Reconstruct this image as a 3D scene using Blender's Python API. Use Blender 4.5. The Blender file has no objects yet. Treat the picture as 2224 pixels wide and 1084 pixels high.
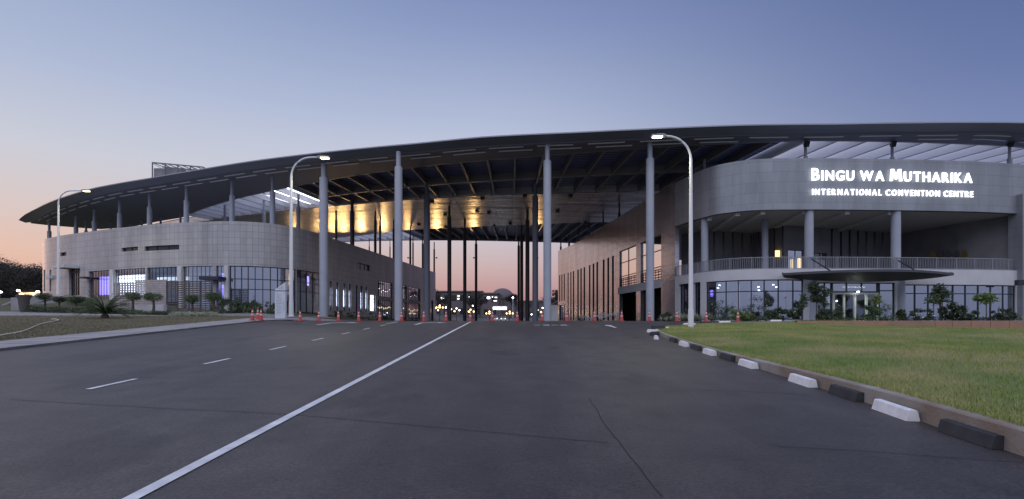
import bpy, bmesh, math, random
import numpy as np
from mathutils import Vector, Matrix
R = math.radians
SC = bpy.context.scene
COL = SC.collection

# ------------------------------------------------------------------ camera
F = 1112.0          # focal length in photo pixels (photo is 2224 wide)
CX, HY = 1112.0, 697.0
EYE = 1.6
S = 1.3             # building scale: plan numbers below are in 1.3 m units
cam = bpy.data.cameras.new('camera'); camo = bpy.data.objects.new('camera', cam); COL.objects.link(camo)
cam.sensor_width = 36; cam.lens = 18.0; cam.shift_y = (HY - 542.0) / 2224.0
cam.clip_end = 3000; camo.location = (0, 0, EYE); camo.rotation_euler = (R(90), 0, 0)
SC.camera = camo

# ------------------------------------------------------------------ sky and light
SC.view_settings.view_transform = 'Standard'; SC.view_settings.look = 'None'
SC.view_settings.gamma = 1.0; SC.view_settings.exposure = 0.0
w = bpy.data.worlds.new('World'); SC.world = w; w.use_nodes = True
nt = w.node_tree; nt.nodes.clear(); N = nt.nodes.new; L = nt.links.new
def lin(c): return tuple(((v/255)/12.92 if v/255 <= .04045 else ((v/255+.055)/1.055)**2.4) for v in c) + (1.0,)
tc = N('ShaderNodeTexCoord'); sep = N('ShaderNodeSeparateXYZ'); L(tc.outputs['Generated'], sep.inputs[0])
def ramp(stops):
    r = N('ShaderNodeValToRGB'); e = r.color_ramp.elements
    r.color_ramp.interpolation = 'B_SPLINE' if False else 'LINEAR'
    while len(e) > 1: e.remove(e[0])
    e[0].position = stops[0][0]; e[0].color = lin(stops[0][1])
    for p, c in stops[1:]:
        k = e.new(p); k.color = lin(c)
    L(sep.outputs['Z'], r.inputs[0]); return r
west = ramp([(0.0, (196,140,128)), (.045, (228,176,158)), (.10, (231,193,176)), (.16, (220,202,198)), (.25, (204,207,219)), (.36, (176,188,216)), (.48, (152,169,204)), (1, (92,112,160))])
cent = ramp([(0.0, (172,124,128)), (.045, (190,144,145)), (.10, (204,176,176)), (.17, (206,200,210)), (.30, (200,205,223)), (.36, (180,191,218)), (.50, (138,154,196)), (.60, (112,130,178)), (1, (80,98,150))])
east = ramp([(0.0, (150,118,130)), (.06, (165,150,172)), (.15, (150,158,192)), (.27, (120,136,180)), (.35, (104,121,169)), (.45, (90,108,158)), (1, (80,96,146))])
def mrange(sock, a, b):
    m = N('ShaderNodeMapRange'); m.interpolation_type = 'SMOOTHSTEP'
    if a > b: m.inputs[3].default_value, m.inputs[4].default_value = 1, 0; a, b = b, a
    m.inputs[1].default_value = a; m.inputs[2].default_value = b; L(sock, m.inputs[0]); return m
# azimuth: atan2(x, y), -45 deg at the left edge of the photo, +45 at the right
at2 = N('ShaderNodeMath'); at2.operation = 'ARCTAN2'; L(sep.outputs['X'], at2.inputs[0]); L(sep.outputs['Y'], at2.inputs[1])
m1 = mrange(at2.outputs[0], R(-50), R(4)); m2 = mrange(at2.outputs[0], R(-6), R(50))
mixA = N('ShaderNodeMixRGB'); L(m1.outputs[0], mixA.inputs[0]); L(west.outputs[0], mixA.inputs[1]); L(cent.outputs[0], mixA.inputs[2])
mixB = N('ShaderNodeMixRGB'); L(m2.outputs[0], mixB.inputs[0]); L(mixA.outputs[0], mixB.inputs[1]); L(east.outputs[0], mixB.inputs[2])
sky = N('ShaderNodeTexSky'); sky.sky_type = 'NISHITA'; sky.sun_disc = False; sky.sun_elevation = R(1.0); sky.sun_rotation = R(-62)
back = ramp([(0.0, (122,128,152)), (.10, (134,141,166)), (.30, (172,177,196)), (.7, (180,180,192)), (1, (172,174,188))])
m3 = mrange(sep.outputs['Y'], .15, -.35); mixC = N('ShaderNodeMixRGB'); L(m3.outputs[0], mixC.inputs[0]); L(mixB.outputs[0], mixC.inputs[1]); L(back.outputs[0], mixC.inputs[2])
# sky strength overhead and behind the camera is raised as added fill light
up = mrange(sep.outputs['Z'], .62, .95); mx_ = N('ShaderNodeMath'); mx_.operation = 'MAXIMUM'; L(m3.outputs[0], mx_.inputs[0]); L(up.outputs[0], mx_.inputs[1])
hi = mrange(sep.outputs['Z'], .08, .42); st2 = N('ShaderNodeMapRange'); st2.inputs[3].default_value = 1.3; st2.inputs[4].default_value = 3.1; L(hi.outputs[0], st2.inputs[0])
stg = N('ShaderNodeMapRange'); stg.inputs[3].default_value = .97; L(st2.outputs[0], stg.inputs[4]); L(mx_.outputs[0], stg.inputs[0])
b1 = N('ShaderNodeBackground'); L(stg.outputs[0], b1.inputs[1]); L(mixC.outputs[0], b1.inputs[0])
b2 = N('ShaderNodeBackground'); b2.inputs[1].default_value = 0.004; L(sky.outputs[0], b2.inputs[0])
ad = N('ShaderNodeAddShader'); L(b1.outputs[0], ad.inputs[0]); L(b2.outputs[0], ad.inputs[1])
wo = N('ShaderNodeOutputWorld'); L(ad.outputs[0], wo.inputs[0])

sun = bpy.data.lights.new('sun', 'SUN'); sun.energy = 0.25; sun.angle = R(12); sun.color = (1.0, .62, .45)
suno = bpy.data.objects.new('sun', sun); COL.objects.link(suno)
sd = Vector((math.sin(R(-62))*math.cos(R(5)), math.cos(R(-62))*math.cos(R(5)), math.sin(R(5))))
suno.rotation_euler = sd.to_track_quat('Z', 'Y').to_euler()
SC.cycles.max_bounces = 6; SC.cycles.glossy_bounces = 4; SC.cycles.transparent_max_bounces = 12
SC.cycles.use_denoising = True
SC.cycles.sample_clamp_indirect = 4.0

random.seed(7); RNG = np.random.default_rng(7)
# ------------------------------------------------------------------ materials
MATS = {}
def mat(name, col, rough=.6, metal=0.0, spec=.5, noise=None, bump=0.0, bscale=20., emit=None, estr=0., trans=0.):
    """noise = (scale, colour2, detail): mottles the base colour with object-space noise"""
    if name in MATS: return MATS[name]
    m = bpy.data.materials.new(name); m.use_nodes = True; t = m.node_tree; b = t.nodes['Principled BSDF']
    b.inputs['Base Color'].default_value = (*col, 1); b.inputs['Roughness'].default_value = rough
    b.inputs['Metallic'].default_value = metal; b.inputs['Specular IOR Level'].default_value = spec
    if trans: b.inputs['Transmission Weight'].default_value = trans
    if noise or bump:
        geo = t.nodes.new('ShaderNodeNewGeometry')
    if noise:
        n = t.nodes.new('ShaderNodeTexNoise'); n.inputs['Scale'].default_value = noise[0]; n.inputs['Detail'].default_value = noise[2] if len(noise) > 2 else 6
        t.links.new(geo.outputs['Position'], n.inputs['Vector'])
        r = t.nodes.new('ShaderNodeValToRGB'); r.color_ramp.elements[0].position = .35; r.color_ramp.elements[1].position = .68
        r.color_ramp.elements[0].color = (*col, 1); r.color_ramp.elements[1].color = (*noise[1], 1)
        t.links.new(n.outputs[0], r.inputs[0]); t.links.new(r.outputs[0], b.inputs['Base Color'])
    if bump:
        n2 = t.nodes.new('ShaderNodeTexNoise'); n2.inputs['Scale'].default_value = bscale; n2.inputs['Detail'].default_value = 5
        t.links.new(geo.outputs['Position'], n2.inputs['Vector'])
        bp = t.nodes.new('ShaderNodeBump'); bp.inputs['Strength'].default_value = bump; bp.inputs['Distance'].default_value = .03
        t.links.new(n2.outputs[0], bp.inputs['Height']); t.links.new(bp.outputs[0], b.inputs['Normal'])
    if emit:
        b.inputs['Emission Color'].default_value = (*emit, 1); b.inputs['Emission Strength'].default_value = estr
    MATS[name] = m; return m

def brick_mat(name, c1, c2, cm, bw, bh, mortar=.012, rough=.55, metal=0., bump=.3, bias=0., wave=0., stack=False):
    """panel/tile cladding in UV metres"""
    m = bpy.data.materials.new(name); m.use_nodes = True; t = m.node_tree; b = t.nodes['Principled BSDF']
    uv = t.nodes.new('ShaderNodeUVMap')
    k = t.nodes.new('ShaderNodeTexBrick'); k.inputs['Scale'].default_value = 1.0
    k.inputs['Color1'].default_value = (*c1, 1); k.inputs['Color2'].default_value = (*c2, 1); k.inputs['Mortar'].default_value = (*cm, 1)
    k.inputs['Brick Width'].default_value = bw; k.inputs['Row Height'].default_value = bh
    k.inputs['Mortar Size'].default_value = mortar; k.inputs['Mortar Smooth'].default_value = .1; k.inputs['Bias'].default_value = bias
    if stack: k.offset = 0.0
    t.links.new(uv.outputs[0], k.inputs['Vector'])
    geo = t.nodes.new('ShaderNodeNewGeometry')
    n = t.nodes.new('ShaderNodeTexNoise'); n.inputs['Scale'].default_value = .35; n.inputs['Detail'].default_value = 8; n.inputs['Roughness'].default_value = .65
    mp = t.nodes.new('ShaderNodeMapping'); mp.inputs['Scale'].default_value = (1.6, 1.6, .22); t.links.new(geo.outputs['Position'], mp.inputs[0])
    t.links.new(mp.outputs[0], n.inputs['Vector'])
    mx = t.nodes.new('ShaderNodeMixRGB'); mx.blend_type = 'MULTIPLY'; mx.inputs[0].default_value = 1
    rr = t.nodes.new('ShaderNodeValToRGB'); rr.color_ramp.elements[0].position = .3; rr.color_ramp.elements[1].position = .7
    rr.color_ramp.elements[0].color = (.70, .69, .69, 1); rr.color_ramp.elements[1].color = (1.10, 1.09, 1.08, 1)
    t.links.new(n.outputs[0], rr.inputs[0]); t.links.new(k.outputs[0], mx.inputs[1]); t.links.new(rr.outputs[0], mx.inputs[2])
    t.links.new(mx.outputs[0], b.inputs['Base Color'])
    b.inputs['Roughness'].default_value = rough; b.inputs['Metallic'].default_value = metal
    bp = t.nodes.new('ShaderNodeBump'); bp.inputs['Strength'].default_value = bump; bp.inputs['Distance'].default_value = .02; bp.invert = True
    t.links.new(k.outputs['Fac'], bp.inputs['Height'])
    last = bp
    if wave:
        n2 = t.nodes.new('ShaderNodeTexNoise'); n2.inputs['Scale'].default_value = 1.0; n2.inputs['Detail'].default_value = 3
        mp2 = t.nodes.new('ShaderNodeMapping'); mp2.inputs['Scale'].default_value = (.9, .9, 1.6); t.links.new(geo.outputs['Position'], mp2.inputs[0])
        t.links.new(mp2.outputs[0], n2.inputs['Vector'])
        bq = t.nodes.new('ShaderNodeBump'); bq.inputs['Strength'].default_value = wave; bq.inputs['Distance'].default_value = .05
        t.links.new(n2.outputs[0], bq.inputs['Height']); t.links.new(bp.outputs[0], bq.inputs['Normal']); last = bq
    t.links.new(last.outputs[0], b.inputs['Normal'])
    MATS[name] = m; return m

def glass_mat(name, refl=.5, tint=(.35, .42, .55), rcol=(.8, .88, 1.0), rough=.03):
    m = bpy.data.materials.new(name); m.use_nodes = True; t = m.node_tree; t.nodes.clear()
    o = t.nodes.new('ShaderNodeOutputMaterial'); g = t.nodes.new('ShaderNodeBsdfGlossy'); tr = t.nodes.new('ShaderNodeBsdfTransparent')
    g.inputs[0].default_value = (*rcol, 1); g.inputs['Roughness'].default_value = rough; tr.inputs[0].default_value = (*tint, 1)
    mx = t.nodes.new('ShaderNodeMixShader'); lw = t.nodes.new('ShaderNodeLayerWeight'); lw.inputs[0].default_value = .25
    mr = t.nodes.new('ShaderNodeMapRange'); mr.inputs[3].default_value = refl; mr.inputs[4].default_value = 1.0
    t.links.new(lw.outputs['Fresnel'], mr.inputs[0]); t.links.new(mr.outputs[0], mx.inputs[0])
    t.links.new(tr.outputs[0], mx.inputs[1]); t.links.new(g.outputs[0], mx.inputs[2]); t.links.new(mx.outputs[0], o.inputs[0])
    MATS[name] = m; return m

def glow(name, col, s): return mat(name, (.8, .8, .8), emit=col, estr=s)

# asphalt: tarmac with patches, fine grain and faint wheel paths
def asphalt():
    m = bpy.data.materials.new('asphalt'); m.use_nodes = True; t = m.node_tree; b = t.nodes['Principled BSDF']
    geo = t.nodes.new('ShaderNodeNewGeometry')
    def noise(scale, vec=(1, 1, 1), det=6):
        mp = t.nodes.new('ShaderNodeMapping'); mp.inputs['Scale'].default_value = vec
        n = t.nodes.new('ShaderNodeTexNoise'); n.inputs['Scale'].default_value = scale; n.inputs['Detail'].default_value = det
        t.links.new(geo.outputs['Position'], mp.inputs[0]); t.links.new(mp.outputs[0], n.inputs['Vector']); return n
    big = noise(.22, (1, .35, 1)); fine = noise(34, det=4); mid = noise(1.7, det=9)
    r = t.nodes.new('ShaderNodeValToRGB'); r.color_ramp.elements[0].position = .3; r.color_ramp.elements[1].position = .72
    r.color_ramp.elements[0].color = (.034, .029, .026, 1); r.color_ramp.elements[1].color = (.064, .056, .050, 1); t.links.new(big.outputs[0], r.inputs[0])
    r2 = t.nodes.new('ShaderNodeValToRGB'); r2.color_ramp.elements[0].position = .3; r2.color_ramp.elements[1].position = .75
    r2.color_ramp.elements[0].color = (.55, .55, .55, 1); r2.color_ramp.elements[1].color = (1.5, 1.48, 1.45, 1); t.links.new(fine.outputs[0], r2.inputs[0])
    r3 = t.nodes.new('ShaderNodeValToRGB'); r3.color_ramp.elements[0].position = .3; r3.color_ramp.elements[1].position = .7
    r3.color_ramp.elements[0].color = (.78, .77, .76, 1); r3.color_ramp.elements[1].color = (1.2, 1.2, 1.2, 1); t.links.new(mid.outputs[0], r3.inputs[0])
    a = t.nodes.new('ShaderNodeMixRGB'); a.blend_type = 'MULTIPLY'; a.inputs[0].default_value = 1; t.links.new(r.outputs[0], a.inputs[1]); t.links.new(r2.outputs[0], a.inputs[2])
    c = t.nodes.new('ShaderNodeMixRGB'); c.blend_type = 'MULTIPLY'; c.inputs[0].default_value = 1; t.links.new(a.outputs[0], c.inputs[1]); t.links.new(r3.outputs[0], c.inputs[2])
    tr = noise(1.0, (1.1, .03, 1), 4); st = noise(.55, (1, .6, 1), 9)
    r4 = t.nodes.new('ShaderNodeValToRGB'); r4.color_ramp.elements[0].position = .35; r4.color_ramp.elements[1].position = .65
    r4.color_ramp.elements[0].color = (.86, .85, .85, 1); r4.color_ramp.elements[1].color = (1.12, 1.12, 1.11, 1); t.links.new(tr.outputs[0], r4.inputs[0])
    r5 = t.nodes.new('ShaderNodeValToRGB'); r5.color_ramp.elements[0].position = .60; r5.color_ramp.elements[1].position = .66
    r5.color_ramp.elements[0].color = (1, 1, 1, 1); r5.color_ramp.elements[1].color = (.68, .67, .66, 1); t.links.new(st.outputs[0], r5.inputs[0])
    for q in (r4, r5):
        e_ = t.nodes.new('ShaderNodeMixRGB'); e_.blend_type = 'MULTIPLY'; e_.inputs[0].default_value = 1; t.links.new(c.outputs[0], e_.inputs[1]); t.links.new(q.outputs[0], e_.inputs[2]); c = e_
    rg = t.nodes.new('ShaderNodeMapRange'); b.inputs['Specular IOR Level'].default_value = .5; rg.inputs[3].default_value = .46; rg.inputs[4].default_value = .62; t.links.new(big.outputs[0], rg.inputs[0]); t.links.new(rg.outputs[0], b.inputs['Roughness'])
    t.links.new(c.outputs[0], b.inputs['Base Color'])
    bp = t.nodes.new('ShaderNodeBump'); bp.inputs['Strength'].default_value = .6; bp.inputs['Distance'].default_value = .01
    t.links.new(fine.outputs[0], bp.inputs['Height']); t.links.new(bp.outputs[0], b.inputs['Normal'])
    MATS['asphalt'] = m; return m
asphalt()
mat('soil_grass', (.075, .066, .036), .95, noise=(1.2, (.045, .055, .025)), bump=.5, bscale=25)
mat('lawn', (.095, .135, .030), .95, noise=(.6, (.20, .18, .075), 12), bump=.6, bscale=30)
mat('dry_lawn', (.11, .092, .052), .95, noise=(.5, (.075, .07, .036)), bump=.6, bscale=25)
mat('kerb', (.28, .27, .25), .9, noise=(1.1, (.19, .145, .11), 8), bump=.4, bscale=30)
brick_mat('paving', (.30, .29, .29), (.26, .255, .255), (.10, .10, .10), 2.6, .95, .045, .8, bump=.5)
brick_mat('path_paving', (.24, .23, .24), (.21, .205, .215), (.13, .125, .13), .8, .4, .02, .8, bump=.4)
mat('paint_white', (.62, .62, .62), .7, noise=(3, (.42, .42, .43)))
mat('crack', (.022, .021, .021), .9)
brick_mat('left_cladding', (.40, .395, .41), (.355, .35, .37), (.25, .24, .245), .60, .70, .024, .42, .1, .3, stack=True)
brick_mat('right_cladding', (.25, .268, .30), (.225, .242, .275), (.165, .175, .20), 2.3, .95, .016, .4, .25, .3, wave=.06)
brick_mat('glossy_cladding', (.58, .57, .60), (.52, .51, .55), (.28, .27, .29), .45, 1.1, .012, .22, .85, .25, wave=.35, stack=True)
mat('plaster', (.50, .50, .53), .8, noise=(.6, (.44, .44, .47)))
mat('column_paint', (.31, .33, .39), .45, noise=(.8, (.27, .295, .36)))
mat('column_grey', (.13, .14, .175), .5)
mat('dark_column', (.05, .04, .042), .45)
mat('inner_wall', (.25, .24, .26), .6, noise=(.5, (.18, .175, .195)))
mat('balcony_ceiling', (.60, .59, .57), .7)
mat('roof_top', (.30, .32, .36), .4, .3)
mat('fascia', (.24, .25, .30), .42, .3)
mat('soffit', (.16, .16, .19), .5, .2, noise=(.3, (.16, .16, .19)), bump=.05, bscale=2)
mat('soffit_strip', (.88, .88, .92), .5)
mat('beam_pale', (.70, .70, .75), .5)
mat('beam', (.26, .24, .23), .40, .4)
mat('frame_dark', (.028, .032, .045), .4, .3)
mat('frame_white', (.80, .82, .74), .4)
mat('slot_dark', (.015, .016, .022), .25)
mat('void_dark', (.012, .012, .016), .9, spec=.1)
mat('canopy_dark', (.055, .058, .07), .5, .2)
mat('rail', (.26, .27, .31), .5, .3)
mat('curtain', (.42, .43, .47), .9)
mat('room_floor', (.10, .10, .11), .8)
mat('pole_paint', (.58, .60, .64), .4)
mat('lamp_body', (.25, .26, .28), .4)
glow('lamp_glow', (1.0, .93, .50), 18)
glow('lamp_glow_cold', (.95, .98, 1.0), 9)
glow('letter_glow', (.93, .95, 1.0), 1.7)
mat('letter_side', (.75, .75, .78), .4)
glow('globe_glow', (1.0, .66, .30), 5)
glow('window_warm', (1.0, .72, .32), 1.6)
glow('window_white', (.95, 1.0, .98), 2.2)
glow('window_purple', (.33, .25, .95), 4.5)
glow('panel_white', (.93, .96, 1.0), 7.0)
mat('cone_orange', (.38, .045, .045), .6)
mat('cone_white', (.42, .42, .42), .6)
mat('cone_base', (.30, .045, .04), .6)
mat('stop_white', (.68, .68, .70), .6, noise=(6, (.55, .55, .56)))
mat('stop_black', (.022, .022, .026), .75, noise=(6, (.035, .035, .04)))
mat('stone_red', (.36, .20, .14), .9, noise=(2, (.26, .17, .13)), bump=.5, bscale=15)
mat('concrete', (.26, .26, .28), .9, noise=(.8, (.20, .20, .22)), bump=.2, bscale=10)
mat('wood_pale', (.36, .32, .31), .7, noise=(2, (.28, .25, .25)))
mat('wood_dark', (.075, .065, .065), .7)
mat('bark', (.07, .055, .045), .95, bump=.6, bscale=20)
mat('leaf_dark', (.030, .048, .026), .7, noise=(3, (.055, .080, .035)))
mat('leaf_mid', (.048, .080, .030), .7, noise=(3, (.085, .125, .045)))
mat('leaf_lime', (.12, .17, .03), .7, noise=(3, (.09, .14, .03)))
mat('leaf_pale', (.34, .36, .28), .7, noise=(3, (.20, .24, .16)))
mat('leaf_far', (.030, .028, .026), .9, noise=(.3, (.045, .038, .034)))
mat('flower_white', (.75, .75, .72), .7)
mat('flower_red', (.6, .02, .02), .7)
mat('hose', (.60, .60, .52), .5)
mat('sign_panel', (.50, .53, .60), .5)
mat('sign_ink', (.14, .15, .18), .6)
mat('far_wall', (.12, .10, .11), .9, noise=(.1, (.09, .078, .085)))
mat('far_roof', (.13, .11, .12), .9)
mat('dome', (.10, .088, .098), .8)
mat('gold', (.24, .17, .07), .5, .4)
mat('emblem_dark', (.10, .09, .10), .6)
mat('car_white', (.55, .55, .56), .3)
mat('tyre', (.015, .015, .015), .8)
mat('steel_frame', (.14, .14, .17), .5, .3)
def corrugated(name, c1, c2, period):
    """roof decking: fine profile ribs running across the beams"""
    m = bpy.data.materials.new(name); m.use_nodes = True; t = m.node_tree; b = t.nodes['Principled BSDF']
    uv = t.nodes.new('ShaderNodeUVMap'); sp = t.nodes.new('ShaderNodeSeparateXYZ'); t.links.new(uv.outputs[0], sp.inputs[0])
    mm = t.nodes.new('ShaderNodeMath'); mm.operation = 'MULTIPLY'; mm.inputs[1].default_value = 2*math.pi/period; t.links.new(sp.outputs['Y'], mm.inputs[0])
    si = t.nodes.new('ShaderNodeMath'); si.operation = 'SINE'; t.links.new(mm.outputs[0], si.inputs[0])
    mr = t.nodes.new('ShaderNodeMapRange'); mr.inputs[1].default_value = -1; t.links.new(si.outputs[0], mr.inputs[0])
    r = t.nodes.new('ShaderNodeValToRGB'); r.color_ramp.elements[0].color = (*c1, 1); r.color_ramp.elements[1].color = (*c2, 1)
    r.color_ramp.elements[0].position = .35; r.color_ramp.elements[1].position = .75
    t.links.new(mr.outputs[0], r.inputs[0]); t.links.new(r.outputs[0], b.inputs['Base Color'])
    b.inputs['Roughness'].default_value = .45; b.inputs['Metallic'].default_value = .3
    MATS[name] = m; return m
corrugated('roof_deck', (.10, .11, .22), (.22, .25, .46), .8)
def sheet_mat():
    m = bpy.data.materials.new('panel_sheet'); m.use_nodes = True; t = m.node_tree; t.nodes.clear(); o = t.nodes.new('ShaderNodeOutputMaterial'); a = t.nodes.new('ShaderNodeBsdfTranslucent'); d = t.nodes.new('ShaderNodeBsdfDiffuse')
    a.inputs[0].default_value = (.85, .87, .92, 1); d.inputs[0].default_value = (.7, .7, .74, 1); x = t.nodes.new('ShaderNodeMixShader'); x.inputs[0].default_value = .25
    t.links.new(a.outputs[0], x.inputs[1]); t.links.new(d.outputs[0], x.inputs[2]); t.links.new(x.outputs[0], o.inputs[0]); MATS['panel_sheet'] = m
sheet_mat()
def gold_soffit():
    m = bpy.data.materials.new('ceiling_metal'); m.use_nodes = True; t = m.node_tree; b = t.nodes['Principled BSDF']
    b.inputs['Base Color'].default_value = (.50, .45, .42, 1); b.inputs['Metallic'].default_value = .65; b.inputs['Roughness'].default_value = .34
    uv = t.nodes.new('ShaderNodeUVMap'); mp = t.nodes.new('ShaderNodeMapping'); mp.inputs['Scale'].default_value = (.07, .38, 1)
    t.links.new(uv.outputs[0], mp.inputs[0])
    n = t.nodes.new('ShaderNodeTexNoise'); n.inputs['Scale'].default_value = 1.0; n.inputs['Detail'].default_value = 3; t.links.new(mp.outputs[0], n.inputs['Vector'])
    k = t.nodes.new('ShaderNodeTexBrick'); k.inputs['Scale'].default_value = 1; k.inputs['Brick Width'].default_value = 6; k.inputs['Row Height'].default_value = .9
    k.inputs['Mortar Size'].default_value = .07; t.links.new(uv.outputs[0], k.inputs['Vector'])
    bp = t.nodes.new('ShaderNodeBump'); bp.inputs['Strength'].default_value = 1.0; bp.inputs['Distance'].default_value = .35; t.links.new(n.outputs[0], bp.inputs['Height'])
    bq = t.nodes.new('ShaderNodeBump'); bq.inputs['Strength'].default_value = .5; bq.inputs['Distance'].default_value = .03; bq.invert = True
    k.inputs['Color1'].default_value = (.66, .60, .57, 1); k.inputs['Color2'].default_value = (.56, .51, .49, 1); k.inputs['Mortar'].default_value = (.16, .13, .12, 1); t.links.new(k.outputs[0], b.inputs['Base Color'])
    t.links.new(k.outputs['Fac'], bq.inputs['Height']); t.links.new(bp.outputs[0], bq.inputs['Normal']); t.links.new(bq.outputs[0], b.inputs['Normal'])
    MATS['ceiling_metal'] = m
gold_soffit()
glass_mat('glass_blue', .58, (.42, .47, .54), (.84, .88, .96))
glass_mat('glass_dark', .22, (.30, .34, .42), (.8, .88, 1.0))
glass_mat('glass_clear', .04, (.45, .5, .6), (.35, .4, .5))
glass_mat('glass_mirror', .80, (.2, .2, .2), (1.0, .95, .9), .02)

# ------------------------------------------------------------------ mesh builder and naming
class MB:
    def __init__(s): s.v = []; s.f = []; s.uv = []
    def poly(s, pts, uv=None):
        i = len(s.v); s.v += [tuple(p) for p in pts]; s.f.append(tuple(range(i, i+len(pts))))
        s.uv += list(uv) if uv else [(p[0], p[1]) for p in pts]
    def box(s, c, d, rz=0., M=None):
        x, y, z = d[0]/2, d[1]/2, d[2]/2
        ps = [Vector(p) for p in ((-x,-y,-z),(x,-y,-z),(x,y,-z),(-x,y,-z),(-x,-y,z),(x,-y,z),(x,y,z),(-x,y,z))]
        T = Matrix.Translation(c) @ (M if M else Matrix.Rotation(rz, 4, 'Z'))
        ps = [T @ p for p in ps]
        for q in ((0,3,2,1),(4,5,6,7),(0,1,5,4),(1,2,6,5),(2,3,7,6),(3,0,4,7)): s.poly([ps[k] for k in q])
    def bar(s, a, b, wd, h, up=(0,0,1)):
        a, b = Vector(a), Vector(b); d = (b-a); ln = d.length; d.normalize()
        u = Vector(up); side = d.cross(u)
        if side.length < 1e-4: side = d.cross(Vector((0,1,0)))
        side.normalize(); u = side.cross(d)
        M = Matrix((( d.x, side.x, u.x, 0), (d.y, side.y, u.y, 0), (d.z, side.z, u.z, 0), (0,0,0,1)))
        s.box((a+b)/2, (ln, wd, h), M=M)
    def tube(s, pts, rad, n=12, cap=True):
        pts = [Vector(p) for p in pts]; rings = []
        if not hasattr(rad, '__len__'): rad = [rad]*len(pts)
        for i, p in enumerate(pts):
            d = (pts[min(i+1, len(pts)-1)] - pts[max(i-1, 0)]).normalized()
            a = Vector((1,0,0)) if abs(d.x) < .8 else Vector((0,1,0))
            u = d.cross(a).normalized(); v = d.cross(u)
            rings.append([p + (u*math.cos(2*math.pi*k/n) + v*math.sin(2*math.pi*k/n))*rad[i] for k in range(n)])
        base = len(s.v)
        for r in rings: s.v += [tuple(q) for q in r]
        for i in range(len(pts)-1):
            for k in range(n):
                q = (base+i*n+k, base+i*n+(k+1) % n, base+(i+1)*n+(k+1) % n, base+(i+1)*n+k); s.f.append(q)
                s.uv += [(s.v[j][0], s.v[j][2]) for j in q]
        if cap:
            s.f.append(tuple(base+k for k in range(n))[::-1]); s.uv += [(0,0)]*n
            e = base+(len(pts)-1)*n; s.f.append(tuple(e+k for k in range(n))); s.uv += [(0,0)]*n
    def lathe(s, c, prof, n=16):
        s.tube([(c[0], c[1], c[2]+z) for _, z in prof], [max(r, .001) for r, _ in prof], n)
    def build(s, name, m, parent=None, smooth=False, fix=True):
        me = bpy.data.meshes.new(name); me.from_pydata(s.v, [], s.f)
        ul = me.uv_layers.new(name='UVMap'); ul.data.foreach_set('uv', np.array(s.uv, dtype=np.float32).ravel())
        me.materials.append(MATS[m] if isinstance(m, str) else m)
        if smooth:
            me.polygons.foreach_set('use_smooth', [True]*len(me.polygons))
            try: me.set_sharp_from_angle(angle=R(40))
            except Exception: pass
        o = bpy.data.objects.new(name, me); COL.objects.link(o)
        if parent is not None:
            o.parent = parent; top = parent
            o.matrix_parent_inverse = Matrix.Translation(-world_loc(parent))
        return o
LOC = {}
def world_loc(o):
    v = Vector(o.location)
    return v if o.parent is None else Vector((0,0,0)) + world_loc_top(o)
def world_loc_top(o):
    while o.parent is not None: o = o.parent
    return Vector((0,0,0))
def tag(o, label=None, cat=None, group=None, kind=None):
    for k, v in (('label', label), ('category', cat), ('group', group), ('kind', kind)):
        if v: o[k] = v
    return o
def thing(name, label, cat, loc=(0,0,0), group=None):
    o = bpy.data.objects.new(name, None); COL.objects.link(o); o.location = loc; o.empty_display_size = .3
    return tag(o, label, cat, group)
def struct(name, mb, m, smooth=False): return tag(mb.build(name, m, None, smooth), kind='structure')

# ------------------------------------------------------------------ where things are
def at(px, py, D): return Vector(((px-CX)/F*D, D, EYE + (HY-py)/F*D))
def ss(x, a, b):
    t = min(1., max(0., (x-a)/(b-a))); return t*t*(3-2*t)
def g(X, Y):
    plane = .04444*Y
    P = 1.585 + .55*ss(-X, 16, 26)
    k = .12; d = plane - P
    if d < -1: z = plane
    else:
        h = max(k-abs(d), 0)/k; z = min(plane, P) - h*h*k*.25
    z += ss(-X, 20, 50)*ss(Y, 47, 62)*1.9 + ss(Y, 46, 56)*.35*ss(-X, 16, 24)
    z += ss(Y, 150, 260)*1.9
    return z
def gp(px, D):
    X = (px-CX)/F*D; return Vector((X, D, g(X, D)))
def sheet(rows, m, name=None, dz=0.):
    """rows: list of point lists (x, y); quads between neighbours, draped over the ground"""
    b = MB()
    for r0, r1 in zip(rows[:-1], rows[1:]):
        for i in range(len(r0)-1):
            q = [r0[i], r0[i+1], r1[i+1], r1[i]]
            b.poly([(x, y, g(x, y)+dz) for x, y in q], [(x, y) for x, y in q])
    return b
def frange(a, b, s):
    n = max(1, int(round((b-a)/s))); return [a+(b-a)*i/n for i in range(n+1)]

# ground sheet to the horizon
xs = sorted(set(frange(-60, 60, 2) + [-700,-500,-350,-260,-200,-160,-130,-110,-95,-85,-75,-68,68,75,85,100,130,170,220,300,420,560,700]))
ys = sorted(set([-120,-90,-60,-40,-20] + frange(0, 70, 1) + frange(72, 130, 4) + frange(140, 280, 10) + [320,380,460,600,800,1100,1500]))
struct('ground', sheet([[(x, y) for x in xs] for y in ys], None, dz=-.06), 'soil_grass', True)
def xl(Y):            # left edge of the road
    return -14.25 - .083*min(Y, 40) if Y < 40 else -17.6
rx = [0]; YR = frange(-40, 60, 1) + frange(62, 150, 4)
rows = []
for Y in YR:
    a = xl(Y) if Y < 41 else max(-24., xl(Y) - (Y-41)*2) if Y < 52 else -15.5
    rows.append([(a + (46-a)*i/40, Y) for i in range(41)])
struct('road', sheet(rows, None), 'asphalt', True)
struct('forecourt_road', sheet([[(x, Y) for x in frange(-60, 70, 5)] for Y in frange(150, 260, 5)], None, dz=-.02), 'asphalt', True)

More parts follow.
